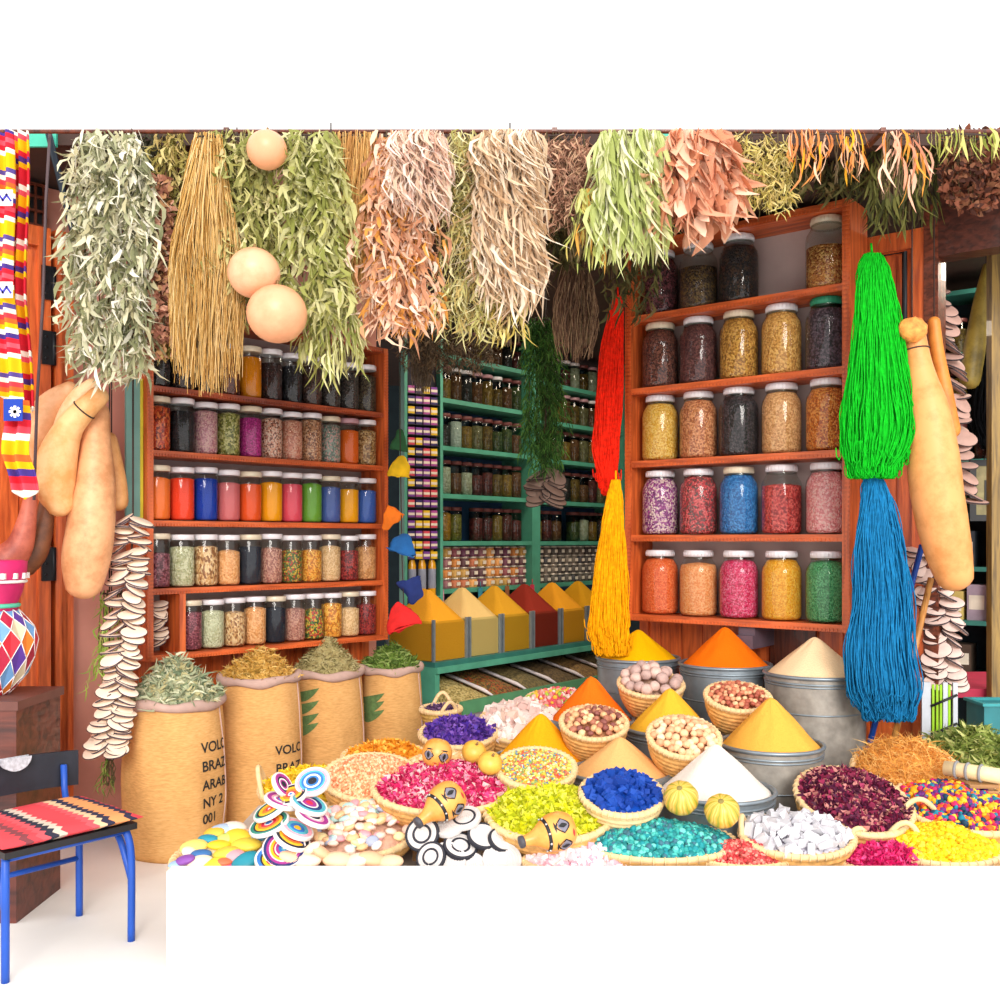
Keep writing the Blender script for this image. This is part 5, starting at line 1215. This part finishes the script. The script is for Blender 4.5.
for i in range(13):
    u=i/12*2-1
    for j in range(7):
        v=j/6
        for s in(0,1): vs.append((u*.215,.205+s*.014-.02*(1-u*u)*-1,sh+.06+.12*v+.006*(1-u*u)))
for i in range(12):
    for j in range(6):
        q=(i*7+j)*2; r2_=q+14; fs+=[(q,r2_,r2_+2,q+2),(q+1,q+3,r2_+3,r2_+1)]
    for j in (0,6): q=(i*7+j)*2; fs.append((q,q+1,q+15,q+14))
for i in (0,12):
    for j in range(6): q=(i*7+j)*2; fs.append((q,q+2,q+3,q+1))
g.add(vs,fs,0,False); bk=LC(g,'backrest',plain('20242E',.45,0,.2,20))
g=MB(); K=16; vs=[(0,.2,sh+.19)]+[(.05*math.cos(PI+PI*k/K),.2,sh+.19+.045*math.sin(PI+PI*k/K)) for k in range(K+1)]; fs=[(0,k+1,k+2) for k in range(K)]; g.add(vs,fs)
g.add([(x,y+.024,z) for x,y,z in vs],[f[::-1] for f in fs]); g.build('round_sticker',plain('B8BCC4',.5,0,.3,80),bk)
# cushion
g=MB(); nx,ny=20,16; vs=[];fs=[]
for s in (1,-1):
    for i in range(nx+1):
        for j in range(ny+1):
            u=i/nx*2-1; v=j/ny*2-1; e=(1-u**6)*(1-v**6); vs.append((u*.225,v*.205,.018+s*.018*max(0,e)**.5+(.004*noise.noise(Vector((u*3,v*3,0))) if s>0 else 0)))
o_=(nx+1)*(ny+1)
for i in range(nx):
    for j in range(ny):
        q=i*(ny+1)+j; fs.append((q,q+ny+1,q+ny+2,q+1)); q+=o_; fs.append((q,q+1,q+ny+2,q+ny+1))
g.add(vs,fs)
cm=stripes(['E85058','E85058','E86068','F0C8A0','3A3A50','F0A068','F0A068','3A3A50','E85058','E85058','E85058','8A4A50','E85058','E86068','3A3A48','D8C8B8','E85058'],2.3,'X',wob=.035)
o=g.build('seat_cushion',cm,None,CX.matrix_world@Matrix.Translation((0,0,sh))); tag(o,'red patterned woven cushion with dark zigzag stripes on the chair','cushion')
# pavement slab by sack
g=MB(); g.span((-1.72,3.98,0),(-1.2,4.5,.008)); 
# folded teal panel beside left rack
g=MB(); g.span((-.078,.03,1.40),(-.016,.045,1.995),FL); o=MB(); 
t=tag(g.build('tall_panel',plain('6F9C94',.5,0,.12,8),None),'tall narrow sea green panel with yellow edge beside the left rack','panel')
g=MB(); g.span((-.016,.027,1.40),(-.003,.047,1.995),FL); g.span((-.078,.027,1.385),(-.003,.047,1.40),FL); g.build('yellow_edge',plain('D8C838',.5),t)
# hats hanging at the right end of left rack
def hat(px,py,d,s,col,label,rot,pt=1.0):
    g=MB(); pr=cr([(.001,1.0*pt),(.25,.92*pt),(.48,.6),(.6,.25),(.62,0)],4); g.lathe([(max(.0006,a*s),z*s) for a,z in pr],20,cap=False,jit=.02); g.lathe([(.62*s,0),(.58*s,.0),(.55*s,.25*s),(.4*s,.6*s),(.001,.85*s)],20,cap=False)
    g.v=[tuple(Vector(v)+s*.22*noise.noise_vector(Vector(v)/s*1.7+Vector((px,0,0)))) for v in g.v]
    M=Matrix.Translation(W(px,py,d))@Euler(tuple(R(a) for a in rot)).to_matrix().to_4x4()@Matrix.Diagonal((1,.35,1,1))
    o=tag(g.build('felt_hat',plain(col,.85,0,.2,14,.3),None,M),label,'hat'); 
    b=MB(); b.torus(.61*s,.03*s,24,6,z=.02*s);  b.build('brim_band',plain(col,.85,0,.25,20),o); return o
hat(399,476,5.15,.09,'F0C018','yellow felt hat hanging beside the left rack',(0,8,0),1.2)
hat(396,510,5.15,.08,'F07818','orange felt slipper shaped hat below the yellow one',(0,-150,0),1.5)
hat(400,553,5.1,.12,'1A5C9C','blue felt hat hanging beside the left rack',(0,20,0),.9)
hat(409,580,5.12,.10,'1A2C6A','navy felt hat below the blue one',(0,160,0),1.3)
hat(404,628,5.05,.13,'D82020','red felt hat with blue top, lowest beside the left rack',(0,-20,0),1.0)
hat(398,450,5.2,.07,'2C6038','dark green felt hat above the yellow one',(0,10,0),1.6)
g=MB(); g.tube([Vector((W(400,432,5.17).x,5.17,2.81)),W(400,432,5.17),W(402,560,5.13),W(404,612,5.1)],.003,5); solo(g,'hanging_string',M_string,'thin string holding the felt hats','string')
# ================================================================ RIGHT SHOP INTERIOR
UQ=Vector((.80,-.60,0)); Q0=W(912,540,5.75); FQ=frame((Q0.x,Q0.y,0),UQ)
rs_=thing('shelving_unit','shaded teal shelving in the shop at the far right','shelving',FQ)
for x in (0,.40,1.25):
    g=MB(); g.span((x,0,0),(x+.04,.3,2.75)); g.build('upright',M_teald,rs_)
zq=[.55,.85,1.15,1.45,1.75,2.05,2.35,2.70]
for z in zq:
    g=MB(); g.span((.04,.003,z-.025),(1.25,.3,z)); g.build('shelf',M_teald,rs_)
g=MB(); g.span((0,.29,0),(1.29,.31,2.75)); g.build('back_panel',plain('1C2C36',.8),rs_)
for zi,z in enumerate(zq[3:7]):
    for i in range(9):
        cols,cn=random.choice(darkc); small_jar(FQ,.10+.125*i+(.03 if i>2 else 0),.12,z,.045,.21,speck(cols,60,.6,.6),rnd(.6,.95),M_lidk,f'jar of {cn} goods, {ORD[i]} on the {["lowest jar","second","third","top"][zi]} row of the far right shelving','jars on the far right shelving',glass=M_gd)
for i,(x,z,w,h,hx,cn) in enumerate([(.10,.85,.16,.16,'C8B468','tan'),(.28,.85,.10,.2,'9A8A9A','mauve'),(.10,.55,.2,.16,'4A3A30','brown'),(.45,.85,.18,.2,'B8A070','sandy'),(.46,.55,.2,.14,'8A3A40','red brown'),(.7,.85,.2,.18,'3A5A50','dark green'),(.12,1.15,.2,.2,'30363E','charcoal'),(.5,1.15,.22,.22,'C03858','crimson')]):
    g=MB(); g.span((0,0,0),(w,.15,h)); g.span((.01,-.002,h*.3),(w-.01,0,h*.7),mi=1); o=g.build('goods_box',[plain(hx,.6,0,.2),plain('D8D0C0',.6,0,.2)],None,FQ@Matrix.Translation((x,.06,z))); tag(o,f'{cn} cardboard box on the shaded far right shelving','box')
# framed picture
t=thing('picture_frame','black framed faded photograph hanging at the far right','picture',frame(W(970,521,4.9),Vector((1,-.1,0))))
g=MB()
for a,b in (((0,0,0),(.24,.02,.03)),((0,0,.27),(.24,.02,.30)),((0,0,.03),(.03,.02,.27)),((.21,0,.03),(.24,.02,.27))): g.span(a,b)
g.build('frame',M_black,t)
g=MB(); g.span((.03,.008,.03),(.21,.018,.27)); g.span((.07,.006,.08),(.16,.008,.2),mi=1); g.build('print',[plain('8A8058',.6,0,.3,20),plain('2E2E2A',.6)],t)
g=MB(); g.tube([W(990,446,4.9),W(982,465,4.9)],.003,5); solo(g,'hanging_string',M_string,'short wire above the black framed photograph','string')
# golden post, magenta table edge, teal crate
g=MB(); g.box((0,0,1.35),(.045,.05,2.7),Matrix.Translation((W(994,540,4.55).x,4.55,0))); solo(g,'post',wood('9A7A3A','5A4420'),'slim golden brown post at the far right','post')
g=MB(); g.span((1.86,4.43,.60),(3.0,4.95,.63)); 
t=thing('table','low table with a crimson edge at the far right, behind the green leaves','table',Matrix.Translation((2.4,4.8,0)))
g=MB(); g.span((-.42,-.2,.575),(.6,.4,.615)); g.build('tabletop',plain('B02848',.6),t)
for (x,y) in((-.38,-.16),(.56,-.16),(-.38,.36),(.56,.36)):
    g=MB(); g.box((x,y,.2875),(.04,.04,.575)); g.build('leg',M_dk,t)
t=thing('plastic_crate','teal plastic crate at the right edge below the crimson table edge','crate',Matrix.Translation((W(995,730,4.3).x,4.3,W(995,731,4.3).z)))
hh_=.12; g=MB(); w=.085
g.span((-w,-.08,0),(w,.08,.006)); 
for a,b in (((-w,-.08,.006),(w,-.074,hh_)),((-w,.074,.006),(w,.08,hh_)),((-w,-.074,.006),(-w+.006,.074,hh_)),((w-.006,-.074,.006),(w,.074,hh_))): g.span(a,b)
g.build('crate_body',plain('2C7C84',.45),t)
g=MB()
for a,b in (((-w-.01,-.09,hh_),(w+.01,-.07,hh_+.012)),((-w-.01,.07,hh_),(w+.01,.09,hh_+.012)),((-w-.01,-.07,hh_),(-w+.01,.07,hh_+.012)),((w-.01,-.07,hh_),(w+.01,.07,hh_+.012))): g.span(a,b)
g.build('rim',plain('3A9AA0',.4),t)
tc2=W(995,731,4.3); crate(tc2.x,4.3,tc2.z-.002,.07)
# white and green lattice stand
t=thing('lattice_stand','white and lime green slatted stand below the greyish pink garland','stand',frame((W(922,540,4.22).x,4.22,.2),Vector((1,-.15,0))))
for x in(0,.085,.125):
    g=MB(); g.span((x,0,0),(x+.018 if x else .035,.02,.50)); g.build('upright',plain('C4CAD4',.5),t)
for x in (.042,.058,.073,.1065):
    g=MB(); g.span((x,.004,0),(x+.009,.014,.49)); g.build('slat',plain('98CC20',.5),t)
for z in (.28,.40):
    g=MB(); g.tube([(.035,-.004,z),(.14,-.004,z+.05)],.006,6); g.build('cross_bar',M_black,t)
# ================================================================ light
w=bpy.data.worlds.new('sky'); bpy.context.scene.world=w; w.use_nodes=True
bg=w.node_tree.nodes['Background']; bg.inputs[0].default_value=(1,.985,.97,1); bg.inputs[1].default_value=1.35
def sun(name,e,ang,rot,col):
    l=bpy.data.lights.new(name,'SUN'); l.energy=e; l.angle=R(ang); l.color=col; o=bpy.data.objects.new(name,l); C.objects.link(o); o.rotation_euler=tuple(R(a) for a in rot); return o
sun('sun',2.0,25,(69,0,6),(1,.95,.88))
def fill_light(x,y,z,e,sz):  # unseen fill light under the ceiling, added to brighten the dark shop interior
    l=bpy.data.lights.new('shop_fill','AREA'); l.energy=e; l.size=sz; l.color=(1,.86,.68); o=bpy.data.objects.new('shop_fill',l); C.objects.link(o); o.location=(x,y,z)
fill_light(.2,5.9,2.78,14,.5); fill_light(1.0,7.0,2.78,14,.5); fill_light(2.9,5.2,2.78,24,.4)
cam=bpy.data.cameras.new('camera'); cam.lens=36; cam.sensor_width=36; cam.shift_y=(HY-500)/1000; cam.clip_end=60
co=bpy.data.objects.new('camera',cam); C.objects.link(co); co.location=(0,0,H); co.rotation_euler=(R(90),0,0)
sc=bpy.context.scene; sc.camera=co
sc.view_settings.view_transform='Standard'; sc.view_settings.look='None'; sc.view_settings.exposure=.35; sc.view_settings.gamma=1
